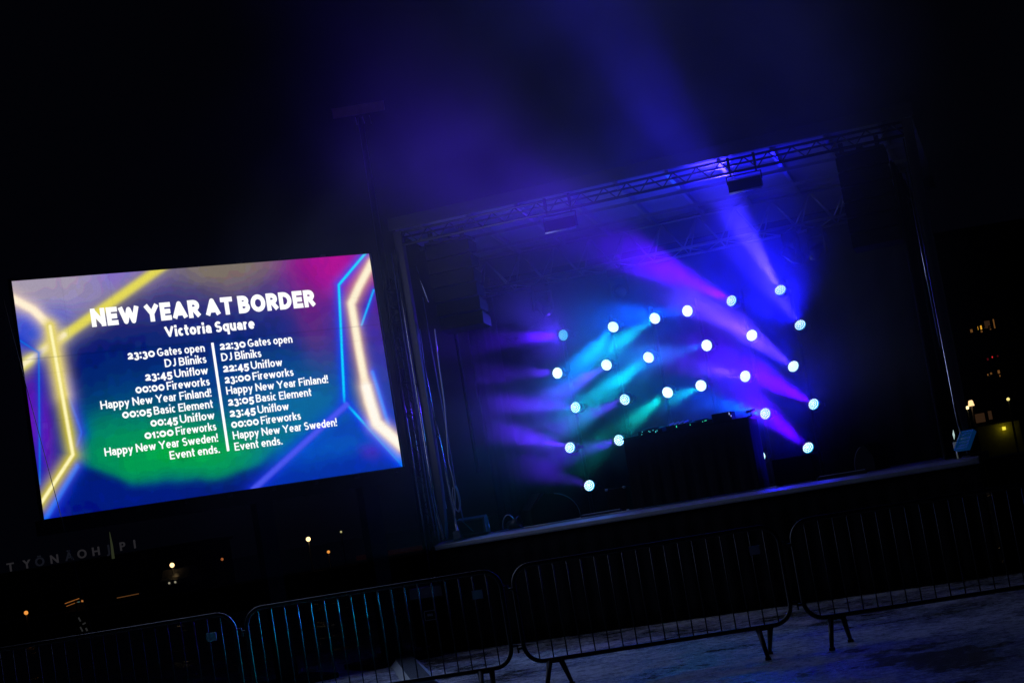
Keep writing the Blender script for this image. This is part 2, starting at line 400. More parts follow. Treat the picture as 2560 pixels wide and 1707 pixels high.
# ------------------------------------------------------------------ things hung from and standing on the stage
def line_array(x, label):
    t = thing("line_array", label, "loudspeaker", S(x, 0.12, 4.93), STAGE_A, "hanging line arrays")
    fr = MB()
    fr.box((0, 0.15, -0.035), (0.54, 0.36, 0.03), bevel=0.004); fr.box((0, 0.15, 0.0), (0.07, 0.30, 0.04))
    for s in (-0.2, 0.2): fr.box((s, 0.05, 0.03), (0.05, 0.03, 0.14))
    fr.build("flying_frame", M_black, t)
    z = -0.06; y = 0.0; a = 0.0
    for q in range(6):
        h = 0.172
        rot = Euler((R(-a), 0, 0))
        cab = empty("cabinet"); cab.parent = t; cab.location = (0, y, z - h / 2); cab.rotation_euler = rot
        b = MB(); b.prism([(0.01, h / 2 - 0.006), (0.30, h / 2 - 0.03), (0.30, -h / 2 + 0.03), (0.01, -h / 2 + 0.006)], 'x', -0.28, 0.28)
        body = b.build("cabinet_body", M_black, t); body.location = cab.location; body.rotation_euler = rot
        bpy.data.objects.remove(cab)
        g = MB().prism([(0.0, h / 2 - 0.012), (0.012, h / 2 - 0.012), (0.012, -h / 2 + 0.012), (0.0, -h / 2 + 0.012)], 'x', -0.268, 0.268).build("grille", M_grille, body)
        a += 2.2; z -= h + 0.002; y += 0.176 * math.sin(R(a))
    return t
line_array(-2.23, "black hanging line array of six speakers at the stage's left end")
line_array(2.80, "black hanging line array of six speakers at the stage's right end")

def hung_flood(x, label):
    t = thing("hanging_flood_light", label, "stage light", S(x, -0.03, 4.945), STAGE_A, "blinder lights hung from the front truss")
    b = MB()
    for s in (-0.15, 0.15):
        b.box((s, 0, 0.10), (0.03, 0.05, 0.13), bevel=0.004); b.box((s, 0.0, 0.0), (0.018, 0.018, 0.10))
    b.box((0, 0, -0.055), (0.40, 0.02, 0.014))
    for s in (-0.2, 0.2): b.box((s, 0, -0.10), (0.01, 0.03, 0.10))
    b.build("hanging_bracket", M_black, t)
    h = MB().prism([(-0.05, -0.115), (0.05, -0.10), (0.075, -0.225), (-0.06, -0.245)], 'x', -0.19, 0.19).build("housing", M_black, t)
    MB().rod((-0.19, -0.055, -0.256), (0.19, -0.055, -0.256), 0.011, 10).build("trim_strip", mat("satin_trim", (0.75, 0.75, 0.78), 0.5, 0.3), h)
    bl = MB()
    for q in range(4): bl.lathe([(0.0, 0.0), (0.036, 0.003), (0.04, 0.012), (0.042, 0.03)], 16, Matrix.Translation((-0.135 + 0.09 * q, 0.005, -0.25)))
    bl.build("reflectors", M_alu, h)
hung_flood(-0.73, "dark four-cell flood light hung from the left half of the front truss")
hung_flood(1.49, "dark four-cell flood light hung from the right half of the front truss, silver lower edge")

def hung_head(x, z, yaw, tilt, label):
    t = thing("unlit_moving_head", label, "stage light", S(x, 2.05, 4.40), STAGE_A, "unlit lamps under the rear truss")
    M_gl = mat("gloss_black", (0.02, 0.02, 0.022), 0.14, noise=0.1)
    MB().box((0, 0, -0.06), (0.2, 0.18, 0.1), bevel=0.012).build("base", M_gl, t)
    y = MB()
    for s in (-1, 1): y.box((s * 0.12, 0, -0.22), (0.03, 0.09, 0.26), bevel=0.01)
    y.box((0, 0, -0.12), (0.24, 0.09, 0.03), bevel=0.01)
    y.build("yoke", M_gl, t, rot=(0, 0, R(yaw)))
    h = MB().lathe([(0, -0.15), (0.06, -0.145), (0.085, -0.1), (0.09, 0.0), (0.075, 0.12), (0.07, 0.17), (0.0, 0.165)], 24)
    h.build("head", M_gl, t, loc=(0, 0, -0.30), rot=(R(tilt), 0, R(yaw)))
hung_head(-1.70, 4.0, 35, 120, "unlit glossy black lamp under the rear truss above the leftmost lamp pole")
hung_head(-0.66, 4.0, 20, 100, "unlit glossy black lamp under the rear truss between second and third lamp poles")
hung_head(1.62, 4.0, -50, 60, "unlit glossy black lamp under the rear truss above the rightmost lamp pole")
hung_head(1.95, 4.0, -30, 110, "unlit glossy black lamp under the rear truss near the right line array")

# DJ booth
booth = thing("dj_booth", "wide DJ table draped in black cloth at centre stage, gear on top", "DJ table", S(0.155, 1.05, DECK), STAGE_A)
def booth_cloth():
    bm = bmesh.new(); n = 60; W0, W1, D, H = 0.765, 0.775, 0.32, 0.845
    per = []
    def rect(w, d):
        c = []
        for i in range(n): c.append((-w + 2 * w * i / n, -d, 'f'))
        for i in range(14): c.append((w, -d + 2 * d * i / 14, 's'))
        for i in range(n): c.append((w - 2 * w * i / n, d, 'b'))
        for i in range(14): c.append((-w, d - 2 * d * i / 14, 's'))
        return c
    rings = []
    for j in range(7):
        v = j / 6; w = W0 + (W1 - W0) * v; row = []
        for i, (x, y, f) in enumerate(rect(w, D + 0.03 * v)):
            a = 0.012 * v * math.sin(i * 0.9) + 0.006 * v * math.sin(i * 2.1)
            row.append(bm.verts.new((x + (a if f == 's' else 0), y + (a if f != 's' else 0), H - (H - 0.015) * v)))
        rings.append(row)
    m = len(rings[0])
    for A, B in zip(rings, rings[1:]):
        for i in range(m): bm.faces.new((A[i], A[(i + 1) % m], B[(i + 1) % m], B[i])).smooth = True
    bm.faces.new(rings[0][::-1])
    bmesh.ops.recalc_face_normals(bm, faces=bm.faces)
    me = bpy.data.meshes.new("cloth_cover"); bm.to_mesh(me); bm.free(); me.materials.append(M_cloth)
    o = bpy.data.objects.new("cloth_cover", me); COL.objects.link(o); o.parent = booth
booth_cloth()
MB().box((0, 0, 0.858), (1.545, 0.63, 0.024), bevel=0.004).build("table_top", M_case, booth)
BT = DECK + 0.871
G_green = ecol("green_led", (0.05, 0.9, 0.45), 1.2); G_cyan = ecol("cyan_led", (0.1, 0.8, 0.8), 1.1); G_white = ecol("white_led", (0.55, 0.6, 1.0), 0.9)
def player(x, label, led, seed, n):
    t = thing("media_player", label, "DJ player", S(x, 0.95, BT), STAGE_A, "DJ players on the booth")
    MB().prism([(-0.17, 0.0), (0.17, 0.0), (0.17, 0.075), (-0.17, 0.045)], 'x', -0.15, 0.15).build("body", M_case, t)
    MB().lathe([(0, 0.012), (0.085, 0.012), (0.095, 0.0)], 24, Matrix.Translation((0, -0.05, 0.057)) @ Matrix.Rotation(R(5), 4, 'X')).build("jog_wheel", M_case, t)
    r = random.Random(seed); d = MB()
    for q in range(n): d.box((r.uniform(-0.13, 0.13), -0.172, r.uniform(0.006, 0.042)), (0.006, 0.006, 0.01))
    d.build("indicator_leds", led, t)
player(-0.28, "dark DJ player sprinkled with cyan lights at the booth's left", G_cyan, 1, 8)
player(0.34, "dark DJ player with green lights right of the mixer", G_green, 5, 4)
t = thing("dj_mixer", "low dark DJ mixer with one green light between the two players", "mixer", S(0.05, 0.95, BT), STAGE_A)
MB().prism([(-0.17, 0.0), (0.17, 0.0), (0.17, 0.085), (-0.17, 0.05)], 'x', -0.13, 0.13).build("body", M_case, t)
kn = MB()
for i in range(4):
    for j in range(5): kn.lathe([(0.0, 0.02), (0.008, 0.02), (0.009, 0.0)], 10, Matrix.Translation((-0.09 + 0.06 * i, -0.12 + 0.06 * j, 0.054 + 0.006 * j)))
kn.build("knobs", M_alu, t)
MB().box((0.0, -0.173, 0.03), (0.008, 0.006, 0.022)).build("indicator_leds", G_green, t)
t = thing("effects_unit", "dark effects box with white lights at the booth's right end", "effects unit", S(0.60, 0.95, BT), STAGE_A)
MB().box((0, 0, 0.05), (0.24, 0.26, 0.10), bevel=0.006).build("body", M_case, t)
d = MB()
for (dx, dz, h) in ((0.095, 0.075, 0.03), (0.114, 0.045, 0.02)): d.box((dx, -0.132, dz), (0.008, 0.006, h))
d.build("indicator_leds", G_white, t)
t = thing("desk_microphone", "small microphone on a short stand at the booth's right corner", "microphone", S(0.93, 0.95, BT), STAGE_A)
MB().lathe([(0, 0.015), (0.05, 0.012), (0.055, 0.0), (0, 0)], 20).rod((0, 0, 0.01), (0, 0, 0.06), 0.006).build("stand", M_black, t)
MB().rod((-0.05, -0.02, 0.06), (0.05, 0.02, 0.075), 0.016, 12).build("microphone_body", M_black, t)

# cases and speakers on the deck
t = thing("subwoofer", "low wide black speaker box right of the DJ booth", "loudspeaker", S(1.30, 1.25, DECK), STAGE_A)
MB().box((0, 0, 0.165), (0.48, 0.45, 0.31), bevel=0.01).build("body", M_case, t)
MB().box((0, -0.228, 0.165), (0.44, 0.012, 0.26)).build("grille", M_grille, t)
for s in (-0.2, 0.2): MB().box((s, -0.1, 0.005), (0.05, 0.05, 0.012)).build("foot", M_rubber, t)
t = thing("equipment_case", "small black case with glinting corners left of the DJ booth", "flight case", S(-0.83, 1.0, DECK), STAGE_A)
MB().box((0, 0, 0.15), (0.24, 0.40, 0.29), bevel=0.004).build("body", M_case, t)
c = MB()
for sx in (-1, 1):
    for sz in (0.012, 0.292): c.box((sx * 0.112, -0.195, sz), (0.03, 0.03, 0.026), bevel=0.006)
c.build("ball_corners", M_alu, t)
def wedge(x, y, rz, label):
    t = thing("wedge_monitor", label, "stage monitor", S(x, y, DECK), STAGE_A + R(rz), "wedge monitors on the deck")
    pr = [(-0.30, 0.02), (0.28, 0.02), (0.30, 0.06)]
    pr += [(0.30 - 0.34 * (1 - math.cos(a)), 0.06 + 0.30 * math.sin(a)) for a in [R(q) for q in range(10, 81, 10)]]
    pr += [(-0.10, 0.375), (-0.30, 0.20)]
    MB().prism(pr, 'x', -0.30, 0.30).build("body", M_case, t)
    g = MB().box((0, -0.208, 0.298), (0.54, 0.012, 0.24), rot=Euler((R(-41), 0, 0)))
    g.build("grille", M_grille, t)
    ed = MB()
    for s in (-0.302, 0.302): ed.tube([(s, a, b) for a, b in pr[2:11]], 0.005, 6)
    ed.build("edge_trim", mat("trim_grey", (0.14, 0.15, 0.15), 0.5), t)
    return t
wedge(-1.68, 0.75, -60, "dark wedge monitor with a curved side on the left of the deck")
_w = wedge(2.26, 0.55, 62, "dark wedge monitor with a curved side on the right of the deck")
_w.scale = (0.5, 0.45, 0.85)
t = thing("floor_flood_light", "boxy dark flood light with rounded lid on the deck's left front corner", "stage light", S(-2.55, 0.38, DECK + 0.002), STAGE_A + R(8))
M_fl = mat("flood_housing", (0.10, 0.13, 0.12), 0.4)
pr = [(-0.13, 0.03), (0.13, 0.03), (0.14, 0.16), (0.10, 0.225), (0.04, 0.24), (-0.13, 0.215)]
MB().prism(pr, 'x', -0.17, 0.17).build("housing", M_fl, t)
MB().box((0, -0.137, 0.12), (0.29, 0.012, 0.15)).build("front_glass", mat("dark_glass", (0.02, 0.03, 0.03), 0.08), t)
b = MB(); b.tube([(-0.185, 0.0, 0.12), (-0.19, 0.0, 0.02), (-0.15, 0.0, 0.008), (0.15, 0.0, 0.008), (0.19, 0.0, 0.02), (0.185, 0.0, 0.12)], 0.010, 8); b.build("bracket", M_alu, t)
MB().rod((-0.10, -0.15, 0.21), (0.02, -0.15, 0.06), 0.005).build("safety_strap", mat("green_strap", (0.05, 0.35, 0.25), 0.5), t)
t = thing("small_par_light", "small round par light with loop handle lying near the deck's left corner", "stage light", S(-2.09, 0.42, DECK + 0.002), STAGE_A)
MB().lathe([(0, -0.09), (0.05, -0.085), (0.06, 0.0), (0.068, 0.08), (0.06, 0.08), (0.055, 0.05), (0, 0.045)], 20, Matrix.Translation((0.05, 0, 0.072)) @ Matrix.Rotation(R(80), 4, 'Y') @ Matrix.Rotation(R(12), 4, 'X')).build("can", M_darkmetal, t)
MB().tube([(0.0 + 0.085 * math.cos(a) - 0.02, 0.0, 0.03 + 0.16 * math.sin(a)) for a in [R(q) for q in range(0, 181, 18)]], 0.007, 8).build("loop_handle", M_alu, t)
MB().tube([(-0.1, -0.05, 0.012), (-0.18, -0.06, 0.01), (-0.22, 0.02, 0.01), (-0.15, 0.09, 0.01), (-0.05, 0.08, 0.01)], 0.008, 8).build("lead", M_cable, t)
def batten(x, y, L, label):
    t = thing("floor_batten", label, "stage light", S(x, y, DECK + 0.002), STAGE_A, "flat battens lying on the deck")
    MB().box((0, 0, 0.022), (L, 0.06, 0.04), bevel=0.005).build("body", M_darkmetal, t)
    MB().box((0, 0.0, 0.045), (L - 0.04, 0.03, 0.006)).build("lens_strip", mat("frosted_strip", (0.5, 0.5, 0.52), 0.3), t)
batten(1.93, 0.36, 0.56, "flat LED batten with violet sheen on the deck's right front")
batten(-0.95, 0.42, 0.50, "flat LED batten on the deck's front left of the booth")
MB_c = MB().tube([(x_, 0.32 + 0.05 * math.sin(5 * x_) + 0.03 * math.sin(13 * x_), DECK + 0.010) for x_ in np.linspace(-1.9, -0.4, 40)], 0.008, 8)
o = MB_c.build("stage_cable", M_cable, None); o.matrix_world = STAGE_M; tag(o, "loose cable winding along the deck's front edge", "cable")
t = thing("side_platform", "low dark platform with thin pale edge at the stage's right end", "platform", S(SX1 + 0.02, 0.25, 0), STAGE_A)
MB().box((0.70, 0.5, 0.64), (1.36, 1.0, 1.24), bevel=0.004).build("body", M_cloth, t)
MB().box((0.70, -0.008, 1.272), (1.36, 0.03, 0.016)).build("edge_profile", M_darkmetal, t)
# LED panel and stand, right front corner; blue reflection put in as emission
t = thing("led_panel", "tilted blue LED panel with four lit rows at the stage's right front corner", "LED panel", S(3.345, -0.10, DECK + 0.19), STAGE_A + R(-50))
pan = empty("x")
M_rot = Euler((R(-35), 0, R(0)))
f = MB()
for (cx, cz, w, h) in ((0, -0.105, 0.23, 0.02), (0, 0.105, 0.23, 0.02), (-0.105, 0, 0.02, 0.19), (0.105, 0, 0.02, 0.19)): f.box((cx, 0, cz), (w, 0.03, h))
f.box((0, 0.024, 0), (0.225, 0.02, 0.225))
bpy.data.objects.remove(pan)
f.build("frame", mat("panel_frame_reflection", (0.03, 0.05, 0.10), 0.35, emit=(0.0, 0.10, 0.42), estr=0.12, noise=0, sample=False), t, loc=(0, 0, 0), rot=M_rot)
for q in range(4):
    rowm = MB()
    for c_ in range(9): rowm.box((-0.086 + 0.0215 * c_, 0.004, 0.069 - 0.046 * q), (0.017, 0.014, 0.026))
    rowm.build("led_row", ecol("panel_blue_reflection", (0.0, 0.16, 0.48), 0.08), t, loc=(0, 0, 0), rot=M_rot)
MB().box((0.0, 0.05, -0.178), (0.16, 0.14, 0.02)).rod((0, 0.05, -0.17), (0.0, 0.05, 0.0), 0.012).build("stand", M_black, t)
t = thing("junction_box", "small junction box with a tag, both painted to glow, beside the tilted LED panel", "junction box", S(3.235, 0.02, DECK + 0.002), STAGE_A)
MB().box((0, 0, 0.15), (0.045, 0.04, 0.07), bevel=0.006).rod((0, 0.0, 0.0), (0, 0, 0.12), 0.008).build("box", mat("pale_plastic_glow", (0.55, 0.58, 0.58), 0.5, emit=(0.12, 0.14, 0.14), estr=0.25, noise=0.1, sample=False), t)  # brightness of the box put in as emission, it is no lamp
MB().prism([(0.0, 0.21), (0.014, 0.26), (0.008, 0.32), (-0.008, 0.27)], 'y', -0.01, 0.0).build("hanging_tag", ecol("white_tag_glow", (0.55, 0.75, 0.72), 0.8), t)  # the tag's brightness is emission as well

# truss tower and hanging cables left of the stage
tw = thing("truss_tower", "slim aluminium lattice tower between the LED screen and the stage", "truss tower", S(-3.29, 1.0, 0), STAGE_A)
q = 0.10
for (sx, sy) in ((-1, -1), (1, -1), (-1, 1), (1, 1)):
    MB().rod((sx * q, sy * q, 0.03), (sx * q, sy * q, 4.75), 0.013, 12).build("chord", M_pole, tw)
lt = MB(); z = 0.15; up = True
while z < 4.6:
    for (a, b) in (((-q, -q), (q, -q)), ((q, -q), (q, q)), ((q, q), (-q, q)), ((-q, q), (-q, -q))):
        p0 = (*a, z if up else z + 0.2); p1 = (*b, z + 0.2 if up else z)
        lt.rod(p0, p1, 0.006, 6)
        lt.rod((*a, z), (*b, z), 0.005, 6)
    z += 0.2; up = not up
lt.build("lattice", M_darkmetal, tw)
MB().box((0, 0, 0.015), (0.6, 0.6, 0.03), bevel=0.004).build("base_plate", M_steel, tw)
cl = MB()
for z in (0.9, 1.75, 2.55, 3.3): cl.box((0.10, -0.10, z), (0.05, 0.05, 0.045), bevel=0.006)
cl.build("clamp", M_darkmetal, tw)
CABS = [([(-2.76, 0.1, 3.95), (-2.79, 0.1, 3.47), (-2.80, 0.1, 3.0), (-2.83, 0.1, 2.68), (-2.85, 0.1, 2.34), (-2.88, 0.1, 2.07), (-2.90, 0.1, 1.87), (-2.87, 0.1, 1.60), (-2.80, 0.1, 1.33)], "thin cable hanging nearest the lattice tower, curling in at the deck"),
        ([(-2.745, 0.14, 3.9), (-2.76, 0.14, 3.46), (-2.77, 0.14, 3.04), (-2.78, 0.14, 2.7), (-2.79, 0.14, 2.33), (-2.79, 0.14, 2.06), (-2.80, 0.14, 1.77), (-2.80, 0.14, 1.62)], "thin cable hanging between lattice tower and lifting strut, ending in a plug"),
        ([(-2.51, 0.02, 3.85), (-2.53, 0.02, 3.41), (-2.54, 0.02, 2.95), (-2.57, 0.02, 2.6), (-2.60, 0.02, 2.26), (-2.585, 0.02, 2.05), (-2.59, 0.02, 1.85), (-2.64, 0.02, 1.57)], "slack cable hanging from the left line array right of the lifting strut"),
        ([(-2.84, 0.16, 2.45), (-2.83, 0.16, 2.2), (-2.80, 0.16, 2.02), (-2.785, 0.16, 1.85), (-2.78, 0.16, 1.7)], "short cable crossing behind the two thin hanging cables"),
        ([(-2.98, 0.2, 4.9), (-2.99, 0.2, 3.9), (-2.985, 0.2, 2.9), (-3.0, 0.2, 2.0), (-2.99, 0.2, 1.4)], "long straight cable hanging down the stage's outer left edge"),
        ([(-2.90, 0.25, 4.8), (-2.93, 0.25, 3.8), (-2.92, 0.25, 2.8), (-2.95, 0.25, 1.9), (-2.90, 0.25, 1.36)], "long cable hanging just inside the stage's outer left edge"),
        ([(-2.70, 0.3, 4.3), (-2.69, 0.3, 3.5), (-2.67, 0.3, 2.6), (-2.66, 0.3, 1.9), (-2.63, 0.3, 1.4)], "slack cable hanging close behind the lifting strut"),
        ([(-3.06, 0.5, 4.7), (-3.07, 0.5, 3.6), (-3.08, 0.5, 2.5), (-3.06, 0.5, 1.3)], "cable hanging closest beside the lattice tower's right chord")]
for pts, lab in CABS:
    # smooth the run
    P = [Vector(p) for p in pts]; fine = []
    for i in range(len(P) - 1):
        a, b, c, d = P[max(i - 1, 0)], P[i], P[i + 1], P[min(i + 2, len(P) - 1)]
        for u in np.linspace(0, 1, 7)[:-1]:
            fine.append(0.5 * ((2 * b) + (c - a) * u + (2 * a - 5 * b + 4 * c - d) * u * u + (3 * b - a - 3 * c + d) * u ** 3))
    fine.append(P[-1])
    o = MB().tube(fine, 0.0075, 8).build("hanging_cable", M_cable, None); o.matrix_world = STAGE_M
    tag(o, lab, "cable", "cables hanging at the stage's left side")
t = thing("cable_coil", "coil of cable hung beside the lifting strut near the deck", "cable", S(-2.60, 0.06, 1.80), STAGE_A)
c = MB()
for q_ in range(3):
    c.tube([(0.0 + (0.035 + 0.004 * q_) * math.cos(a), 0.008 * q_, (0.15 + 0.006 * q_) * math.sin(a)) for a in [R(w) for w in range(0, 360, 15)]], 0.006, 6, closed=True)
c.build("coil_loops", M_cable, t)
MB().box((0, 0.01, 0.15), (0.03, 0.04, 0.03)).build("tie", M_rubber, t)

# ------------------------------------------------------------------ flight case, cable ramp, orange sheet
t = thing("flight_case", "black flight case on castors with silver lid edge, beside the stage's left end", "flight case", S(-3.20, 0.38, 0), STAGE_A)
b = MB().box((0, 0, 0.40), (0.46, 0.42, 0.56), bevel=0.003).build("body", M_case, t)
l = MB().box((0, 0, 0.745), (0.46, 0.42, 0.125), bevel=0.003).build("lid", mat("case_lid", (0.30, 0.31, 0.34), 0.5, bump=0.2, bscale=60), t)
e = MB()
for sx in (-0.232, 0.232):
    for sy in (-0.212, 0.212): e.box((sx, sy, 0.40), (0.018, 0.018, 0.55))
for z in (0.672, 0.125):
    e.box((0, -0.213, z), (0.45, 0.012, 0.022)); e.box((-0.233, 0, z), (0.012, 0.41, 0.022))
e.build("edge_profile", M_steel, t)
h = MB(); h.box((0.0, -0.216, 0.47), (0.15, 0.008, 0.12), bevel=0.003)
la = h.build("latch_plate", M_steel, t)
g = MB()
for (cx, cz, w, hh) in ((0, 0.525, 0.15, 0.008), (0, 0.415, 0.15, 0.008), (-0.071, 0.47, 0.008, 0.10), (0.071, 0.47, 0.008, 0.10)): g.box((cx, -0.222, cz), (w, 0.006, hh))
g.box((0, -0.224, 0.475), (0.07, 0.01, 0.03), bevel=0.003)
g.build("handle", M_alu, la)
for sx in (-0.17, 0.17):
    for sy in (-0.15, 0.15):
        MB().lathe([(0, -0.016), (0.045, -0.016), (0.05, -0.008), (0.05, 0.008), (0.045, 0.016), (0, 0.016)], 20, Matrix.Translation((sx, sy, 0.05)) @ Matrix.Rotation(R(90), 4, 'Y')).box((sx, sy, 0.11), (0.05, 0.06, 0.02)).build("castor", M_rubber, t)
t = thing("cable_ramp", "long grey ribbed cable ramp lying diagonally from the stage's left corner", "cable ramp", (-1.88, 20.1, 0), R(8))
pr = [(-0.17, 0.003), (-0.10, 0.06), (0.10, 0.06), (0.17, 0.003)]
MB().prism(pr, 'y', -3.4, 1.5).build("ramp_body", mat("grey_green_rubber", (0.30, 0.34, 0.32), 0.7, bump=0.1), t)
rb = MB()
y_ = -3.38
while y_ < 1.48:
    rb.box((0, y_, 0.062), (0.20, 0.016, 0.006)); y_ += 0.045
rb.build("ribs", mat("dark_rubber", (0.10, 0.115, 0.11), 0.7), t)
t = bpy.data.objects.new("x", None); bpy.data.objects.remove(t)
bm = bmesh.new(); n = 14
lay = []
for th in (0.02, 0.0):
    lay.append([[bm.verts.new((-0.17 + 0.34 * i / n, -0.55 + 1.1 * j / n, 0.012 + th + 0.035 * abs(math.sin(2.3 * i / n * 3 + j * 0.5)) * math.sin(math.pi * i / n) * math.sin(math.pi * j / n))) for i in range(n + 1)] for j in range(n + 1)])
for j in range(n):
    for i in range(n):
        for L_ in lay: bm.faces.new((L_[j][i], L_[j][i + 1], L_[j + 1][i + 1], L_[j + 1][i])).smooth = True
for j in range(n):
    for i in (0, n): bm.faces.new((lay[0][j][i], lay[0][j + 1][i], lay[1][j + 1][i], lay[1][j][i]))
    for jj in (0, n): bm.faces.new((lay[0][jj][j], lay[0][jj][j + 1], lay[1][jj][j + 1], lay[1][jj][j]))
bmesh.ops.recalc_face_normals(bm, faces=bm.faces)
me = bpy.data.meshes.new("orange_tarp"); bm.to_mesh(me); bm.free(); me.materials.append(mat("orange_plastic", (0.62, 0.20, 0.05), 0.5))
o = bpy.data.objects.new("orange_tarp", me); COL.objects.link(o); o.location = (-2.11, 21.2, 0); o.rotation_euler = (0, 0, R(8))
tag(o, "small orange plastic sheet lying on the ground behind the cable ramp", "plastic sheet")

# ------------------------------------------------------------------ crowd barriers
BAR_A = R(-7)
def make_barrier():
    t = empty("crowd_barrier")
    w, zt, zb, r = 1.15, 1.085, 0.255, 0.16
    pts = []
    for (cx, cz, a0) in ((w - r, zt - r, 0), (-w + r, zt - r, 90), (-w + r, zb + r, 180), (w - r, zb + r, 270)):
        for k in range(9):
            a = R(a0 + k * 90 / 8); pts.append((cx + r * math.cos(a), 0, cz + r * math.sin(a)))
    MB().tube(pts, 0.019, 12, closed=True).build("frame", M_steel, t)
    bar_me = None
    for k in range(18):
        x = -w + 2 * w * (k + 1) / 19
        inset = max(0, abs(x) - (w - r)); dz = r - math.sqrt(max(0, r * r - inset * inset)) if inset > 0 else 0
        MB().rod((x, 0, zb + dz), (x, 0, zt - dz), 0.0055, 8).build("bar", M_steel, t)
    for s in (-1, 1):
        f = MB()
        b_ = 0.050 - s * 0.038
        f.tube([(s * 0.90 - 0.05, 0, zb - 0.012), (s * 0.90 - b_, -0.20, 0.02)], [0.026, 0.017], 8)
        f.tube([(s * 0.90 + 0.05, 0, zb - 0.012), (s * 0.90 + b_, 0.20, 0.02)], [0.026, 0.017], 8)
        f.box((s * 0.90 - b_, -0.205, 0.012), (0.05, 0.06, 0.022)); f.box((s * 0.90 + b_, 0.205, 0.012), (0.05, 0.06, 0.022))
        f.box((s * 0.90, 0, zb - 0.02), (0.15, 0.03, 0.02))
        f.build("foot", M_steel, t)
    for z in (0.93, 0.42):
        MB().tube([(w - 0.01, 0, z), (w + 0.055, 0, z), (w + 0.06, 0, z - 0.07)], 0.008, 8).build("hook", M_steel, t)
        MB().tube([(-w + 0.01, 0, z - 0.03), (-w - 0.05, 0.0, z - 0.03)], 0.012, 8).build("hook_eye", M_steel, t)
    MB().box((0.935, -0.014, 0.90), (0.09, 0.006, 0.075)).build("sign_plate", mat("zinc_plate", (0.45, 0.47, 0.48), 0.5), t)
    return t
proto_b = make_barrier()
BL = ["grey crowd barrier at far left, its bars glowing blue below the screen", "grey crowd barrier in front of the flight case and cable ramp",
      "grey crowd barrier in front of the stage's middle, right of the flight case", "grey crowd barrier at far right, below the tilted LED panel"]
bars = [proto_b] + [copy_tree(proto_b) for _ in range(3)]
for k, bx in enumerate((-4.0, -1.59, 0.82, 3.23)):
    o = bars[k]
    o.location = (bx * math.cos(BAR_A), 14.6 + bx * math.sin(BAR_A), 0); o.rotation_euler = (0, 0, BAR_A + R((0.6, -0.4, 0.3, -0.5)[k]))
    tag(o, BL[k], "crowd barrier", "crowd barriers in front of the stage")


# ------------------------------------------------------------------ LED screen
SCR_A = R(29.5)
SW, SH, SZ0 = 4.285, 2.61, 2.28
scr = thing("led_screen", "large glowing LED screen with neon pattern and New Year programme, left of the stage", "LED screen", (-1.541, 20.176, 0), SCR_A)
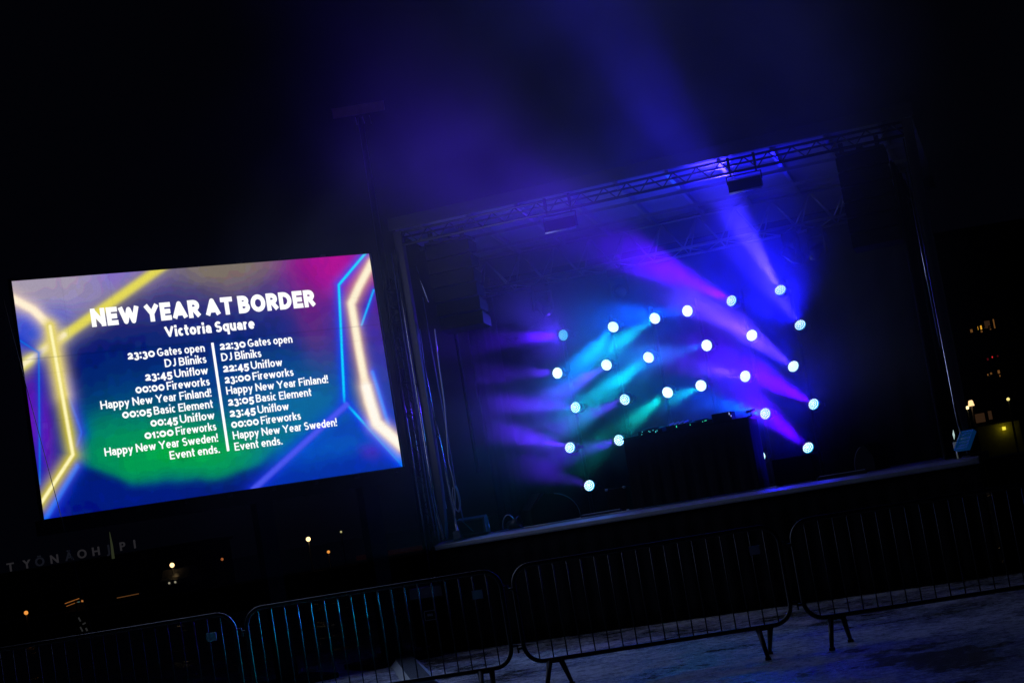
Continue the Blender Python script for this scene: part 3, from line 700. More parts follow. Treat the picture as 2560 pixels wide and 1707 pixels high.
# local frame: x from -4.285 (left edge) to 0 (right edge), z height above the ground, front is -y
def build_display():
    nx, nz = 480, 294
    xs = np.linspace(-SW, 0, nx); zs = np.linspace(SZ0, SZ0 + SH, nz)
    X, Z = np.meshgrid(xs, zs)
    rng = np.random.default_rng(4)
    def vnoise(sx, sz, seed, oct_=3):
        out = np.zeros_like(X); amp = 1.0; tot = 0
        r = np.random.default_rng(seed)
        for o_ in range(oct_):
            gx, gz = int(SW * sx) + 3, int(SH * sz) + 3
            g = r.random((gz, gx)); u = (X + SW) * sx; v = (Z - SZ0) * sz
            i = np.clip(u.astype(int), 0, gx - 2); j = np.clip(v.astype(int), 0, gz - 2); fu = u - i; fv = v - j
            fu = fu * fu * (3 - 2 * fu); fv = fv * fv * (3 - 2 * fv)
            out += amp * ((g[j, i] * (1 - fu) + g[j, i + 1] * fu) * (1 - fv) + (g[j + 1, i] * (1 - fu) + g[j + 1, i + 1] * fu) * fv)
            tot += amp; amp *= 0.5; sx *= 2; sz *= 2
        return out / tot
    def lin(c): c = np.array(c) / 255.0; return np.where(c < 0.04045, c / 12.92, ((c + 0.055) / 1.055) ** 2.4)
    wx = X + 0.16 * (vnoise(1.5, 2.0, 1) - 0.5); wz = Z + 0.16 * (vnoise(2.0, 1.5, 2) - 0.5)
    img = np.zeros((nz, nx, 3)); img[:] = lin((8, 20, 104))
    def lay(mask, col, a=1.0):
        m_ = np.clip(mask * a, 0, 1)[..., None]; img[:] = img * (1 - m_) + lin(col) * m_
    def sig(d, w): return 1 / (1 + np.exp(np.clip(d / w, -40, 40)))
    def blob(cx, cz, rx, rz, w=0.25, ang=0.0):
        ca, sa = math.cos(ang), math.sin(ang); dx, dz = wx - cx, wz - cz
        u = (dx * ca + dz * sa) / rx; v = (-dx * sa + dz * ca) / rz
        return sig(np.sqrt(u * u + v * v) - 1, w)
    def half(ax, az, bx, bz, w):          # soft mask of the area left of a->b
        nx_, nz_ = -(bz - az), (bx - ax); L = math.hypot(nx_, nz_)
        return sig(-((X - ax) * nx_ + (Z - az) * nz_) / L, w)
    def seg(pts, j=0):
        best = np.full_like(X, 9.0)
        for (ax, az), (bx, bz) in zip(pts, pts[1:]):
            dx, dz = bx - ax, bz - az; L2 = dx * dx + dz * dz
            t_ = np.clip(((X - ax) * dx + (Z - az) * dz) / L2, 0, 1)
            best = np.minimum(best, np.hypot(X - ax - t_ * dx, Z - az - t_ * dz))
        return best
    # fields of colour
    lay(blob(-2.3, 4.6, 1.5, 0.35, 0.3), (60, 60, 130), 0.8)
    lay(blob(-1.3, 4.75, 1.0, 0.35, 0.25), (84, 66, 132), 0.9)
    lay(blob(-1.85, 4.85, 0.62, 0.18, 0.2, 0.1), (160, 148, 96), 0.65)
    lay(blob(-1.65, 4.72, 0.5, 0.16, 0.25, 0.25), (128, 112, 104), 0.6)
    lay(half(-4.285, 3.93, -2.55, 4.93, 0.03), (120, 112, 196), 0.95)
    lay(blob(-3.95, 4.85, 0.75, 0.32, 0.3), (176, 164, 176), 0.9)
    lay(blob(-2.95, 4.85, 0.35, 0.16, 0.3), (136, 110, 205), 0.7)
    lay(blob(-4.1, 4.35, 0.35, 0.22, 0.3), (20, 80, 215), 0.9)
    lay(blob(-0.25, 4.3, 0.75, 0.85, 0.2), (92, 28, 150), 0.95)
    lay(blob(-0.45, 4.8, 0.55, 0.35, 0.25), (184, 10, 150), 0.95)
    lay(blob(-0.85, 4.15, 0.16, 0.5, 0.3), (120, 20, 110), 0.75)
    lay(blob(-0.1, 3.2, 0.25, 0.75, 0.3), (66, 44, 168), 0.9)
    lay(blob(-1.7, 3.35, 1.5, 0.80, 0.35), (8, 66, 142), 0.6)
    lay(blob(-1.25, 3.05, 0.85, 0.45, 0.35), (0, 128, 172), 0.8)
    lay(blob(-2.7, 3.45, 1.3, 0.28, 0.4), (10, 70, 140), 0.6)
    g = blob(-2.85, 2.86, 1.02, 0.44, 0.22, -0.14)
    lay(g, (8, 140, 110), 0.9); lay(blob(-2.65, 2.72, 0.90, 0.32, 0.25, -0.1), (8, 168, 74), 0.95)
    lay(blob(-3.45, 3.05, 0.30, 0.22, 0.4), (10, 150, 100), 0.6)
    lay(sig(wz - (2.455 + 0.26 * ((X + 2.55) / 1.1) ** 2), 0.022) * sig(wx + 1.55, 0.08) * sig(-(wx + 4.05), 0.05), (8, 24, 118), 0.96)
    lay(sig(-((X + 1.852) * 0.458 - (Z - 2.298) * 0.889 + 0.0), 0.02) * sig(Z - 2.95, 0.05), (10, 58, 176), 0.9)
    lay(blob(-1.0, 2.62, 0.6, 0.12, 0.4), (8, 110, 205), 0.6)
    lay(blob(-3.3, 2.42, 0.8, 0.14, 0.4), (8, 40, 150), 0.5)
    lay(blob(-0.35, 2.5, 0.12, 0.07, 0.5), (90, 30, 190), 0.6)
    lay(sig(wx + 3.98, 0.03) * sig(Z - 4.1, 0.05), (24, 28, 150), 0.85)
    lay(blob(-4.22, 3.3, 0.12, 0.5, 0.3), (120, 40, 190), 0.85)
    lay(blob(-3.95, 3.4, 0.06, 0.6, 0.4), (16, 24, 110), 0.7)
    # compression blocks: posterise gently
    q = np.round(img ** 0.4545 * 26 + (vnoise(14, 14, 9, 1)[..., None] - 0.5) * 0.7) / 26
    img = np.clip(q, 0, 1) ** 2.2
    def glow(pts, core, cw, halo, hw, hs=1.0, cs=1.0):
        d = seg(pts); m_ = np.exp(-(d / hw) ** 1.6)[..., None] * hs
        img[:] = img * (1 - np.clip(m_, 0, 1)) + lin(halo) * np.clip(m_, 0, 1)
        m2 = np.exp(-(d / cw) ** 3)[..., None] * cs; img[:] = img * (1 - np.clip(m2, 0, 1)) + lin(core) * np.clip(m2, 0, 1)
    glow([(-4.4, 3.90), (-2.55, 4.945)], (226, 216, 100), 0.056, (150, 140, 110), 0.11, 0.8)
    glow([(-4.4, 3.90), (-3.8, 4.25)], (250, 240, 200), 0.03, (226, 220, 150), 0.06, 0.8)
    glow([(-4.33, 4.27), (-4.10, 4.08), (-4.28, 2.66)], (16, 130, 225), 0.010, (10, 60, 200), 0.05, 0.7, 0.6)
    glow([(-3.88, 3.75), (-3.76, 3.16), (-3.83, 3.02)], (30, 110, 245), 0.014, (14, 50, 220), 0.08, 0.8, 0.6)
    glow([(-4.30, 2.25), (-4.10, 2.50), (-3.86, 2.80)], (20, 110, 245), 0.03, (10, 60, 220), 0.09, 0.8)
    glow([(-4.36, 4.74), (-4.10, 4.56), (-3.94, 4.36), (-3.90, 3.6)], (255, 240, 214), 0.045, (240, 215, 190), 0.085, 0.9)
    glow([(-3.94, 4.36), (-3.885, 2.93), (-4.31, 2.44)], (255, 246, 190), 0.020, (214, 200, 52), 0.075, 0.95)
    glow([(-0.02, 4.92), (-0.458, 4.54), (-0.62, 3.14), (0.02, 2.27)], (10, 214, 255), 0.016, (24, 80, 240), 0.07, 0.85)
    glow([(-0.60, 3.10), (-1.90, 2.27)], (84, 96, 236), 0.035, (40, 60, 220), 0.10, 0.75)
    glow([(-0.015, 4.44), (-0.245, 4.03)], (20, 180, 250), 0.014, (40, 60, 220), 0.05, 0.8)
    glow([(-0.20, 3.45), (-0.16, 3.2), (-0.10, 2.80)], (10, 130, 250), 0.025, (20, 70, 235), 0.06, 0.8)
    glow([(0.05, 2.28), (-0.35, 2.85)], (10, 120, 250), 0.04, (10, 70, 230), 0.09, 0.8)
    glow([(0.02, 4.78), (-0.20, 4.50), (-0.335, 4.30), (-0.33, 3.75), (-0.31, 3.1), (-0.25, 2.84), (0.03, 2.53)], (255, 244, 214), 0.050, (236, 190, 150), 0.078, 0.9)
    glow([(-0.31, 3.28), (-0.25, 2.84), (0.03, 2.53)], (255, 250, 236), 0.062, (250, 226, 200), 0.085, 0.9)
    img[:] = np.clip(img, 0, 1) ** 1.10
    lum = img.mean(-1, keepdims=True); img[:] = np.clip(lum + (img - lum) * 1.03, 0, 1)
    # module seams and panel texture
    img *= (1 - 0.30 * np.exp(-((Z - 4.018) / 0.006) ** 2))[..., None]
    fx = np.minimum((X + SW) % 0.5356, 0.5356 - (X + SW) % 0.5356); fz = np.minimum((Z - SZ0) % 0.522, 0.522 - (Z - SZ0) % 0.522)
    img *= (1 - 0.10 * np.exp(-(np.minimum(fx, fz) / 0.005) ** 2))[..., None]
    img *= (1.0 + 0.10 * (rng.random((nz, nx)) - 0.5))[..., None]
    img[::2] *= 0.96
    me = bpy.data.meshes.new("display")
    V = np.stack([X.ravel(), np.full(X.size, -0.004), Z.ravel()], 1).astype(np.float32)
    idx = np.arange(nx * nz).reshape(nz, nx)
    F = np.stack([idx[:-1, :-1], idx[:-1, 1:], idx[1:, 1:], idx[1:, :-1]], -1).reshape(-1, 4)
    me.vertices.add(len(V)); me.vertices.foreach_set("co", V.ravel())
    me.loops.add(F.size); me.loops.foreach_set("vertex_index", F.ravel().astype(np.int32))
    me.polygons.add(len(F)); me.polygons.foreach_set("loop_start", (np.arange(len(F)) * 4).astype(np.int32))
    me.update(); me.validate()
    ca = me.color_attributes.new("picture", 'FLOAT_COLOR', 'POINT')
    ca.data.foreach_set("color", np.concatenate([img.reshape(-1, 3), np.ones((nx * nz, 1))], 1).astype(np.float32).ravel())
    m = bpy.data.materials.new("led_display"); m.use_nodes = True; nt = m.node_tree
    b = nt.nodes["Principled BSDF"]; b.inputs["Base Color"].default_value = (0.01, 0.01, 0.01, 1); b.inputs["Roughness"].default_value = 0.6
    at = nt.nodes.new("ShaderNodeAttribute"); at.attribute_name = "picture"
    nt.links.new(at.outputs["Color"], b.inputs["Emission Color"]); b.inputs["Emission Strength"].default_value = 1.05
    m.cycles.emission_sampling = 'NONE'
    me.materials.append(m)
    o = bpy.data.objects.new("display", me); COL.objects.link(o); o.parent = scr
    return o
disp = build_display()
M_text = mat("lit_text", (0.02, 0.02, 0.02), 0.6, emit=(1.0, 1.0, 1.0), estr=1.06, noise=0, sample=False)
def glyph_mesh(txt, bold):
    cu_ = bpy.data.curves.new("t", 'FONT'); cu_.body = txt; cu_.size = 1.0; cu_.offset = bold; cu_.resolution_u = 6
    cu_.space_character = 1.0
    ob = bpy.data.objects.new("t", cu_); COL.objects.link(ob)
    dg = bpy.context.evaluated_depsgraph_get(); dg.update()
    me = bpy.data.meshes.new_from_object(ob.evaluated_get(dg))
    bpy.data.objects.remove(ob); bpy.data.curves.remove(cu_)
    v = np.zeros(len(me.vertices) * 3, np.float32); me.vertices.foreach_get("co", v); v = v.reshape(-1, 3)
    f = [tuple(p.vertices) for p in me.polygons]
    bpy.data.meshes.remove(me)
    return v, f
_c, _ = glyph_mesh("H", 0.0); CAP = _c[:, 1].max()
# a stroke alphabet: centre lines in a unit box (y 1 = top of the letter body), widened to ribbons
def _arc(cx, cy, rx, ry, a0, a1, n=14):
    return [(cx + rx * math.cos(R(a0 + (a1 - a0) * i / n)), cy + ry * math.sin(R(a0 + (a1 - a0) * i / n))) for i in range(n + 1)]
_O = _arc(.5, .5, .5, .5, 90, 450, 28)
CAPS = {'N': (.76, [[(0, 0), (0, 1)], [(1, 0), (1, 1)], [(0, 1), (1, 0)]]), 'E': (.58, [[(0, 0), (0, 1)], [(0, 1), (1, 1)], [(0, .5), (.9, .5)], [(0, 0), (1, 0)]]),
        'W': (1.12, [[(0, 1), (.26, 0), (.5, .9), (.74, 0), (1, 1)]]), 'Y': (.78, [[(0, 1), (.5, .42), (1, 1)], [(.5, .42), (.5, 0)]]),
        'A': (.82, [[(0, 0), (.5, 1), (1, 0)], [(.2, .27), (.8, .27)]]), 'T': (.68, [[(0, 1), (1, 1)], [(.5, 0), (.5, 1)]]),
        'R': (.66, [[(0, 0), (0, 1)], [(0, 1), (.45, 1)] + _arc(.45, .74, .5, .26, 90, -90) + [(0, .48)], [(.45, .48), (1, 0)]]),
        'B': (.66, [[(0, 0), (0, 1)], [(0, 1), (.42, 1)] + _arc(.42, .765, .48, .235, 90, -90) + [(0, .53)], [(0, .53), (.45, .53)] + _arc(.45, .265, .55, .265, 90, -90) + [(0, 0)]]),
        'O': (.86, [_O]), 'D': (.74, [[(0, 0), (0, 1)], [(0, 1), (.3, 1)] + _arc(.3, .5, .7, .5, 90, -90) + [(0, 0)]]),
        'G': (.76, [_arc(.52, .5, .52, .5, 52, 330, 22) + [(.97, .42), (.58, .42)]]), 'J': (.44, [[(1, 1), (1, .3)] + _arc(.4, .3, .6, .3, 0, -115)]),
        'U': (.74, [[(0, 1), (0, .36)] + _arc(.5, .36, .5, .36, 180, 360) + [(1, 1)]]), 'F': (.56, [[(0, 0), (0, 1)], [(0, 1), (1, 1)], [(0, .5), (.88, .5)]]),
        'H': (.74, [[(0, 0), (0, 1)], [(1, 0), (1, 1)], [(0, .5), (1, .5)]]), 'V': (.78, [[(0, 1), (.5, 0), (1, 1)]]),
        'S': (.60, [_arc(.5, .745, .46, .255, 35, 260) + _arc(.5, .255, .5, .255, 80, -145)])}
LOW_ = {'a': (.50, [_arc(.5, .62, .5, .38, 150, 0) + [(1, 0)], [(1, .57), (.45, .57)] + _arc(.45, .285, .45, .285, 90, 270) + [(1, .14)]]),
        't': (.36, [[(.38, 1.42), (.38, .3)] + _arc(.9, .3, .52, .3, 180, 275), [(0, 1), (1, 1)]]), 'e': (.55, [[(0.05, .5)] + [(1, .5)] + _arc(.5, .5, .5, .5, 0, 312, 22)]),
        's': (.44, [_arc(.5, .74, .46, .26, 35, 260) + _arc(.5, .26, .5, .26, 80, -145)]), 'o': (.58, [_O]), 'p': (.56, [[(0, -.55), (0, 1)], _O]), 'q': (.56, [[(1, -.55), (1, 1)], _O]),
        'd': (.56, [[(1, 0), (1, 1.52)], _O]), 'n': (.53, [[(0, 0), (0, 1)], _arc(.5, .58, .5, .42, 180, 0) + [(1, 0)]]),
        'm': (.86, [[(0, 0), (0, 1)], _arc(.25, .62, .25, .38, 180, 0) + [(.5, 0)], _arc(.75, .62, .25, .38, 180, 0) + [(1, 0)]]), 'l': (.19, [[(.5, 0), (.5, 1.52)]]),
        'i': (.19, [[(.5, 0), (.5, .94)], [(.5, 1.52), (.5, 1.58)]]), 'k': (.50, [[(0, 0), (0, 1.52)], [(1, 1), (.05, .42)], [(.32, .58), (1, 0)]]),
        'f': (.37, [[(.4, 0), (.4, 1.15)] + _arc(.95, 1.15, .55, .37, 180, 95), [(0, 1), (1, 1)]]), 'w': (.82, [[(0, 1), (.26, 0), (.5, .95), (.74, 0), (1, 1)]]), 'v': (.56, [[(0, 1), (.5, 0), (1, 1)]]),
        'r': (.36, [[(0, 0), (0, 1)], _arc(.85, .5, .85, .5, 180, 85)]), 'c': (.46, [_arc(.55, .5, .55, .5, 55, 305, 20)]), 'u': (.53, [[(0, 1), (0, .42)] + _arc(.5, .42, .5, .42, 180, 360), [(1, 0), (1, 1)]]),
        'y': (.56, [[(0, 1), (.5, 0)], [(1, 1), (.5, 0), (.27, -.55), (.0, -.55)]]), '!': (.19, [[(.5, .72), (.5, 1.52)], [(.5, 0), (.5, .03)]]), '.': (.19, [[(.5, 0), (.5, .03)]]),
        ':': (.2, [[(.5, .0), (.5, .02)], [(.5, .92), (.5, .94)]]), '0': (.74, [_O]), '1': (.42, [[(0, .72), (.6, 1), (.6, 0)]]),
        '2': (.60, [_arc(.48, .68, .48, .32, 160, -40) + [(0, 0), (1, 0)]]), '3': (.58, [_arc(.45, .68, .45, .32, 140, -80), _arc(.45, .02, .55, .36, 90, -150)]),
        '4': (.66, [[(.72, 1), (0, .06), (1, .06)], [(.72, 1), (.72, -.36)]]), '5': (.58, [[(.95, 1), (.15, 1), (.08, .40)] + _arc(.42, .08, .56, .42, 125, -150)])}
def _ribbon(pts, t):
    """flat ribbon along pts with round elbows; returns vertices and faces in the plane"""
    V, F = [], []
    P = [np.array(p, float) for p in pts]
    for i, j in ((0, 1), (-1, -2)):       # square ends on straight strokes, trimmed ones on slanted strokes
        d = P[i] - P[j]; L = np.hypot(*d)
        straight = min(abs(d[0]), abs(d[1])) < 1e-6
        if straight and (L > 0.16 or len(P) == 2): P[i] = P[i] + d / L * t / 2
        elif L > 0.2: P[i] = P[i] + d / L * t * 0.30
    def cap_disc(p):
        n = len(V); V.extend([(p[0] + t / 2 * math.cos(a), p[1] + t / 2 * math.sin(a)) for a in np.linspace(0, 2 * math.pi, 13)[:-1]]); F.append(tuple(range(n, n + 12)))
    for i in range(len(P) - 1):
        d = P[i + 1] - P[i]; L = np.hypot(*d)
        if L < 1e-6: continue
        nrm = np.array([-d[1], d[0]]) / L * t / 2; n = len(V)
        V.extend([tuple(P[i] + nrm), tuple(P[i] - nrm), tuple(P[i + 1] - nrm), tuple(P[i + 1] + nrm)]); F.append((n, n + 1, n + 2, n + 3))
        if i > 0: cap_disc(P[i])
    return V, F
def word(txt, t, xh=0.735, wide=1.0):
    """lay out txt with cap height 1 and stem width t"""
    V, F = [], []; pen = 0.0
    for ch in txt:
        if ch == ' ': pen += 0.25; continue
        cap = ch in CAPS; w, strokes = (CAPS if cap else LOW_)[ch]; h = 1.0 if cap else xh
        w = w * wide + (t - 0.19) * 0.8
        for k, st_ in enumerate(strokes):
            q = [(pen + t / 2 + x * (w - t), t / 2 + y * (h - t)) for x, y in st_]
            if st_ is _O: q = q + [q[1]]
            a, f = _ribbon(q, t); n = len(V); V += [(p[0], 0.0002 * k, p[1]) for p in a]; F += [tuple(i + n for i in g) for g in f]
        pen += w + 0.075
    return np.array(V), F
def run(txt, t, x0, x1, z, cap, xh=0.735, wide=1.0):
    v, f = word(txt, t, xh, wide); a, b = v[:, 0].min(), v[:, 0].max()
    out = np.empty_like(v); out[:, 0] = x0 + (v[:, 0] - a) * (x1 - x0) / (b - a); out[:, 1] = v[:, 1]; out[:, 2] = z + v[:, 2] * cap
    return out, f
def text_obj(name, parts):
    V, F, n = [], [], 0
    for v, f in parts:
        V += [tuple(map(float, p)) for p in v]; F += [tuple(i + n for i in q) for q in f]; n += len(v)
    me = bpy.data.meshes.new(name); me.from_pydata(V, [], F); me.materials.append(M_text)
    o = bpy.data.objects.new(name, me); COL.objects.link(o); o.parent = scr; o.location = (0, -0.009, 0)
    return o
text_obj("headline", [run("NEW YEAR AT BORDER", 0.27, -3.485, -0.79, 4.305, 0.206)])
text_obj("subtitle", [run("Victoria Square", 0.215, -2.672, -1.592, 4.112, 0.126)])
LINES_L = [("23:30", "Gates open", -3.134), ("", "DJ Bliniks", -2.723), ("23:45", "Uniflow", -2.97), ("00:00", "Fireworks", -3.099), ("", "Happy New Year Finland!", -3.512),
           ("00:05", "Basic Element", -3.287), ("00:45", "Uniflow", -2.983), ("01:00", "Fireworks", -3.07), ("", "Happy New Year Sweden!", -3.54), ("", "Event ends.", -2.818)]
LINES_R = [("22:30", "Gates open", -1.156), ("", "DJ Bliniks", -1.564), ("22:45", "Uniflow", -1.323), ("23:00", "Fireworks", -1.204), ("", "Happy New Year Finland!", -0.786),
           ("23:05", "Basic Element", -1.019), ("23:45", "Uniflow", -1.324), ("00:00", "Fireworks", -1.196), ("", "Happy New Year Sweden!", -0.757), ("", "Event ends.", -1.468)]
for L_, left in ((LINES_L, True), (LINES_R, False)):
    for k, (tm, tx, e_) in enumerate(L_):
        z = 3.904 - 0.1298 * k
        x0, x1 = (e_, -2.232) if left else (-2.052, e_)
        parts = []
        if tm:
            tw_ = 0.315 if '45' in tm or '3' in tm[:2] or tm[:2] == '22' else 0.335
            if tm == "00:00" or tm == "00:05": tw_ = 0.335
            parts.append(run(tm, 0.235, x0, x0 + tw_, z, 0.092, 0.80, 1.15)); x0 += tw_ + 0.026
        parts.append(run(tx, 0.158, x0, x1, z, 0.092))
        text_obj("schedule_line", parts)
MB().box((-2.132, -0.008, 3.37), (0.030, 0.004, 1.255)).build("divider_bar", M_text, scr)
# cabinet wall behind the picture, frame, rigging bar, legs
MB().box((-SW / 2, 0.045, SZ0 + SH / 2), (SW + 0.02, 0.09, SH + 0.02)).build("cabinet", M_black, scr)
bk = MB()
for i in range(9): bk.box((-SW + 0.02 + i * (SW - 0.04) / 8, 0.13, SZ0 + SH / 2), (0.05, 0.07, SH + 0.1))
for z in (SZ0 + 0.2, SZ0 + 1.3, SZ0 + 2.4): bk.box((-SW / 2, 0.19, z), (SW, 0.05, 0.05))
bk.build("back_frame", M_darkmetal, scr)
for x in (-1.7, -0.35): MB().box((x, 0.35, 1.09), (0.2, 0.2, 2.06)).box((x, 0.35, 0.03), (0.9, 0.9, 0.06)).build("support_column", M_black, scr)
MB().box((-SW / 2, 0.35, 2.2), (SW, 0.16, 0.16)).build("base_beam", M_black, scr)
MB().box((0.022, 0.03, SZ0 + SH / 2), (0.014, 0.07, SH)).build("side_profile", M_alu, scr)
# the light the picture throws
ld = bpy.data.lights.new("screen_glow", 'AREA'); ld.shape = 'RECTANGLE'; ld.size = SW; ld.size_y = SH; ld.energy = 100; ld.color = (0.46, 0.56, 1.0)
lo = bpy.data.objects.new("screen_glow", ld); COL.objects.link(lo); lo.parent = scr; lo.location = (-SW / 2, -0.03, SZ0 + SH / 2); lo.rotation_euler = (R(-90), 0, 0)
lo.visible_camera = False
# safety wire crossing the lower left corner of the screen
a, b = Vector((-4.274, -0.06, 3.558)), Vector((-4.06, -0.06, 1.9))
SCR_M = Matrix.Translation((-1.541, 20.176, 0)) @ Matrix.Rotation(SCR_A, 4, 'Z')
o = MB().rod(a + Vector((-0.15, 0, 1.2)), b + Vector((0.22, 0, -1.85)), 0.004, 6).build("guy_wire", M_black, None); o.matrix_world = SCR_M
tag(o, "thin black guy wire crossing the lower left corner of the LED screen", "wire")

# ------------------------------------------------------------------ background: lamps, buildings, letters
def E_(name, c, s, sample=False): return mat(name, (0.02, 0.02, 0.02), 0.5, emit=c, estr=s, noise=0, sample=sample)
M_wall = mat("dark_render", (0.10, 0.085, 0.08), 0.8, nscale=0.4, bump=0.1)
def street_lamp(loc, ground, m, label, rad=0.14, shape='globe', group="distant street lamps"):
    x, y, z = loc
    t = thing("street_lamp", label, "street lamp", (x, y, ground), 0, group)
    h = z - ground
    MB().tube([(0, 0, 0), (0, 0, 0.8), (0, 0, h - rad)], [0.09, 0.06, 0.04], 10).build("pole", M_darkmetal, t)
    if shape == 'globe':
        g = MB().lathe([(rad * math.sin(a), h - rad * math.cos(a)) for a in [R(q) for q in range(0, 181, 15)]], 20)
    else:
        g = MB().lathe([(0, h - rad), (rad * 1.15, h - rad), (rad * 0.8, h + rad * 0.9), (rad * 0.5, h + rad * 1.15), (0, h + rad * 1.15)], 16)
        MB().lathe([(rad * 0.95, h + rad * 1.17), (rad * 0.5, h + rad * 1.5), (0, h + rad * 1.6)], 16).build("cap", M_darkmetal, t)
    g.build("lamp_globe", m, t)
L_w = E_("lamp_warm", (1.0, 0.66, 0.28), 2.4); L_o = E_("lamp_orange", (1.0, 0.36, 0.06), 0.9); L_d = E_("lamp_dim_orange", (0.8, 0.22, 0.06), 0.35); L_y = E_("lamp_yellow", (0.75, 0.68, 0.3), 0.55); L_wy = E_("lamp_white_yellow", (1.0, 0.80, 0.36), 2.2)
street_lamp((-21.03, 95.46, 1.46), LOW, L_w, "bright warm street lamp under the middle of the LED screen, above the left barrier gap", 0.13)
street_lamp((-13.19, 95.44, 1.65), LOW, L_w, "bright warm street lamp under the LED screen's right half", 0.13)
street_lamp((-9.23, 95.46, 1.41), LOW, L_y, "small pale street lamp nearest the lattice tower", 0.075)
street_lamp((-12.18, 95.52, 0.76), LOW, L_o, "small orange street lamp lower right of a bright one, below the screen", 0.085)
street_lamp((-18.18, 95.47, 1.33), LOW, L_d, "dim reddish street lamp between the two bright lamps below the screen", 0.08)
street_lamp((-13.08, 110.5, 1.78), LOW, L_y, "tiny pale street lamp right beside a bright one, below the screen", 0.07)
street_lamp((-21.82, 70.43, 0.54), LOW + 0.6, L_o, "orange street lamp at far left, low over the leftmost barrier", 0.085)
street_lamp((15.81, 60.19, 2.54), -2.2, E_("lantern_cream", (1.0, 0.62, 0.28), 1.5), "cream lantern with tapered shade right of the stage", 0.095, 'lantern', "street lamps right of the stage")
street_lamp((19.57, 75.25, 2.61), LOW, L_wy, "small round lamp just left of the cream lantern, right of the stage", 0.075, 'globe', "street lamps right of the stage")
street_lamp((21.43, 75.24, 2.69), LOW, E_("lamp_pale_yellow", (0.85, 0.72, 0.22), 1.2), "pale yellow round lamp near the photo's right edge", 0.072, 'globe', "street lamps right of the stage")

# building with roof letters
b1 = thing("low_building", "low dark flat-roofed building below the screen at far left", "building", (-36, 134, LOW))
MB().box((0, 3.0, 3.7), (20, 8, 7.4)).build("wall", M_wall, b1)
MB().box((0, 3.0, 7.48), (20.5, 8.5, 0.16)).build("roof", M_darkmetal, b1)
w = MB()
M_glass = mat("dark_window", (0.015, 0.017, 0.02), 0.1)
for i in range(7):
    fr = MB()
    for (cx, cz, ww, hh) in ((0, 0.75, 1.8, 0.1), (0, -0.75, 1.8, 0.1), (-0.85, 0, 0.1, 1.4), (0.85, 0, 0.1, 1.4)): fr.box((-7.8 + 2.6 * i + cx, -1.05, 4.6 + cz), (ww, 0.12, hh))
    f_ = fr.build("window_frame", M_steel, b1)
    MB().box((-7.8 + 2.6 * i, -1.02, 4.6), (1.6, 0.06, 1.4)).build("pane", M_glass, f_)
w.bm.free()
L_letter = E_("letter_lit_dim", (0.75, 0.70, 0.82), 0.022); L_letter2 = E_("letter_lit_dimmer", (0.45, 0.5, 0.8), 0.012)  # dim light on the letters put in as emission
for k, (ch, px) in enumerate((("T", 0.0), ("Y", 1.28), ("Ö", 2.30), ("N", 3.45), ("Ä", 4.62), ("O", 5.62), ("H", 6.72), ("J", 7.66), ("P", 8.82), ("I", 9.76))):
    v, f = glyph_mesh(ch, 0.02)
    v = v - np.array([(v[:, 0].min() + v[:, 0].max()) / 2, 0, 0], np.float32); sc_ = 0.62 / CAP
    bm = bmesh.new(); vv = [bm.verts.new((float(p[0]) * sc_, 0, float(p[1]) * sc_)) for p in v]
    for q in f:
        try: bm.faces.new([vv[i] for i in q])
        except ValueError: pass
    r_ = bmesh.ops.extrude_face_region(bm, geom=list(bm.faces))
    bmesh.ops.translate(bm, vec=(0, 0.12, 0), verts=[e for e in r_['geom'] if isinstance(e, bmesh.types.BMVert)])
    bmesh.ops.recalc_face_normals(bm, faces=bm.faces)
    me = bpy.data.meshes.new("roof_letter"); bm.to_mesh(me); bm.free(); me.materials.append(L_letter if ch not in "ÖÄJ" else L_letter2)
    o = bpy.data.objects.new("roof_letter", me); COL.objects.link(o); o.location = (-41.14 + px, 130.4, 2.98 + 0.02 * px)
    tag(o, "dim roof letter %s on the low building at far left" % ch, "sign letter", "dim roof letters on the low building")
t = thing("flagpole", "thin flagpole with greenish lit upper end among the roof letters", "flagpole", (-25.5, 100.3, LOW))
MB().rod((0, 0, 0), (0, 0, 7.0), 0.05, 8).build("pole", M_darkmetal, t)
MB().tube([(0, 0, 7.0), (0.02, 0, 7.8), (0, 0, 8.6)], [0.09, 0.07, 0.02], 8).build("lit_tip", E_("greenish", (0.35, 0.42, 0.2), 0.06), t)  # greenish light on the tip put in as emission
# parked car with its lights, shelter, shopfront
def car():
    t = thing("parked_car", "small parked car with two pale headlights below a bright street lamp", "car", (-20.9, 96.4, LOW + 4.45))
    prof = [(-2.0, 0.32), (2.0, 0.32), (2.08, 0.55), (1.95, 0.80), (1.15, 0.92), (0.55, 1.38), (-1.0, 1.42), (-1.75, 1.0), (-2.05, 0.9), (-2.1, 0.5)]
    MB().prism(prof, 'x', -0.78, 0.78).build("body", mat("car_paint", (0.06, 0.06, 0.07), 0.3), t, rot=(0, 0, R(180)))
    for s in (-0.17, 0.17): MB().lathe([(0, -0.01), (0.055, 0.0), (0.06, 0.02), (0, 0.02)], 14, Matrix.Translation((s, -2.1, 0.66)) @ Matrix.Rotation(R(90), 4, 'X')).build("headlight", E_("headlight_dim", (0.8, 0.72, 0.5), 0.35), t)
    for sx in (-0.7, 0.7):
        for sy in (-1.25, 1.25):
            wh = MB().lathe([(0, -0.1), (0.28, -0.1), (0.32, -0.06), (0.32, 0.06), (0.28, 0.1), (0, 0.1)], 20, Matrix.Translation((sx, sy, 0.32)) @ Matrix.Rotation(R(90), 4, 'Y')).build("wheel", M_rubber, t)
car()
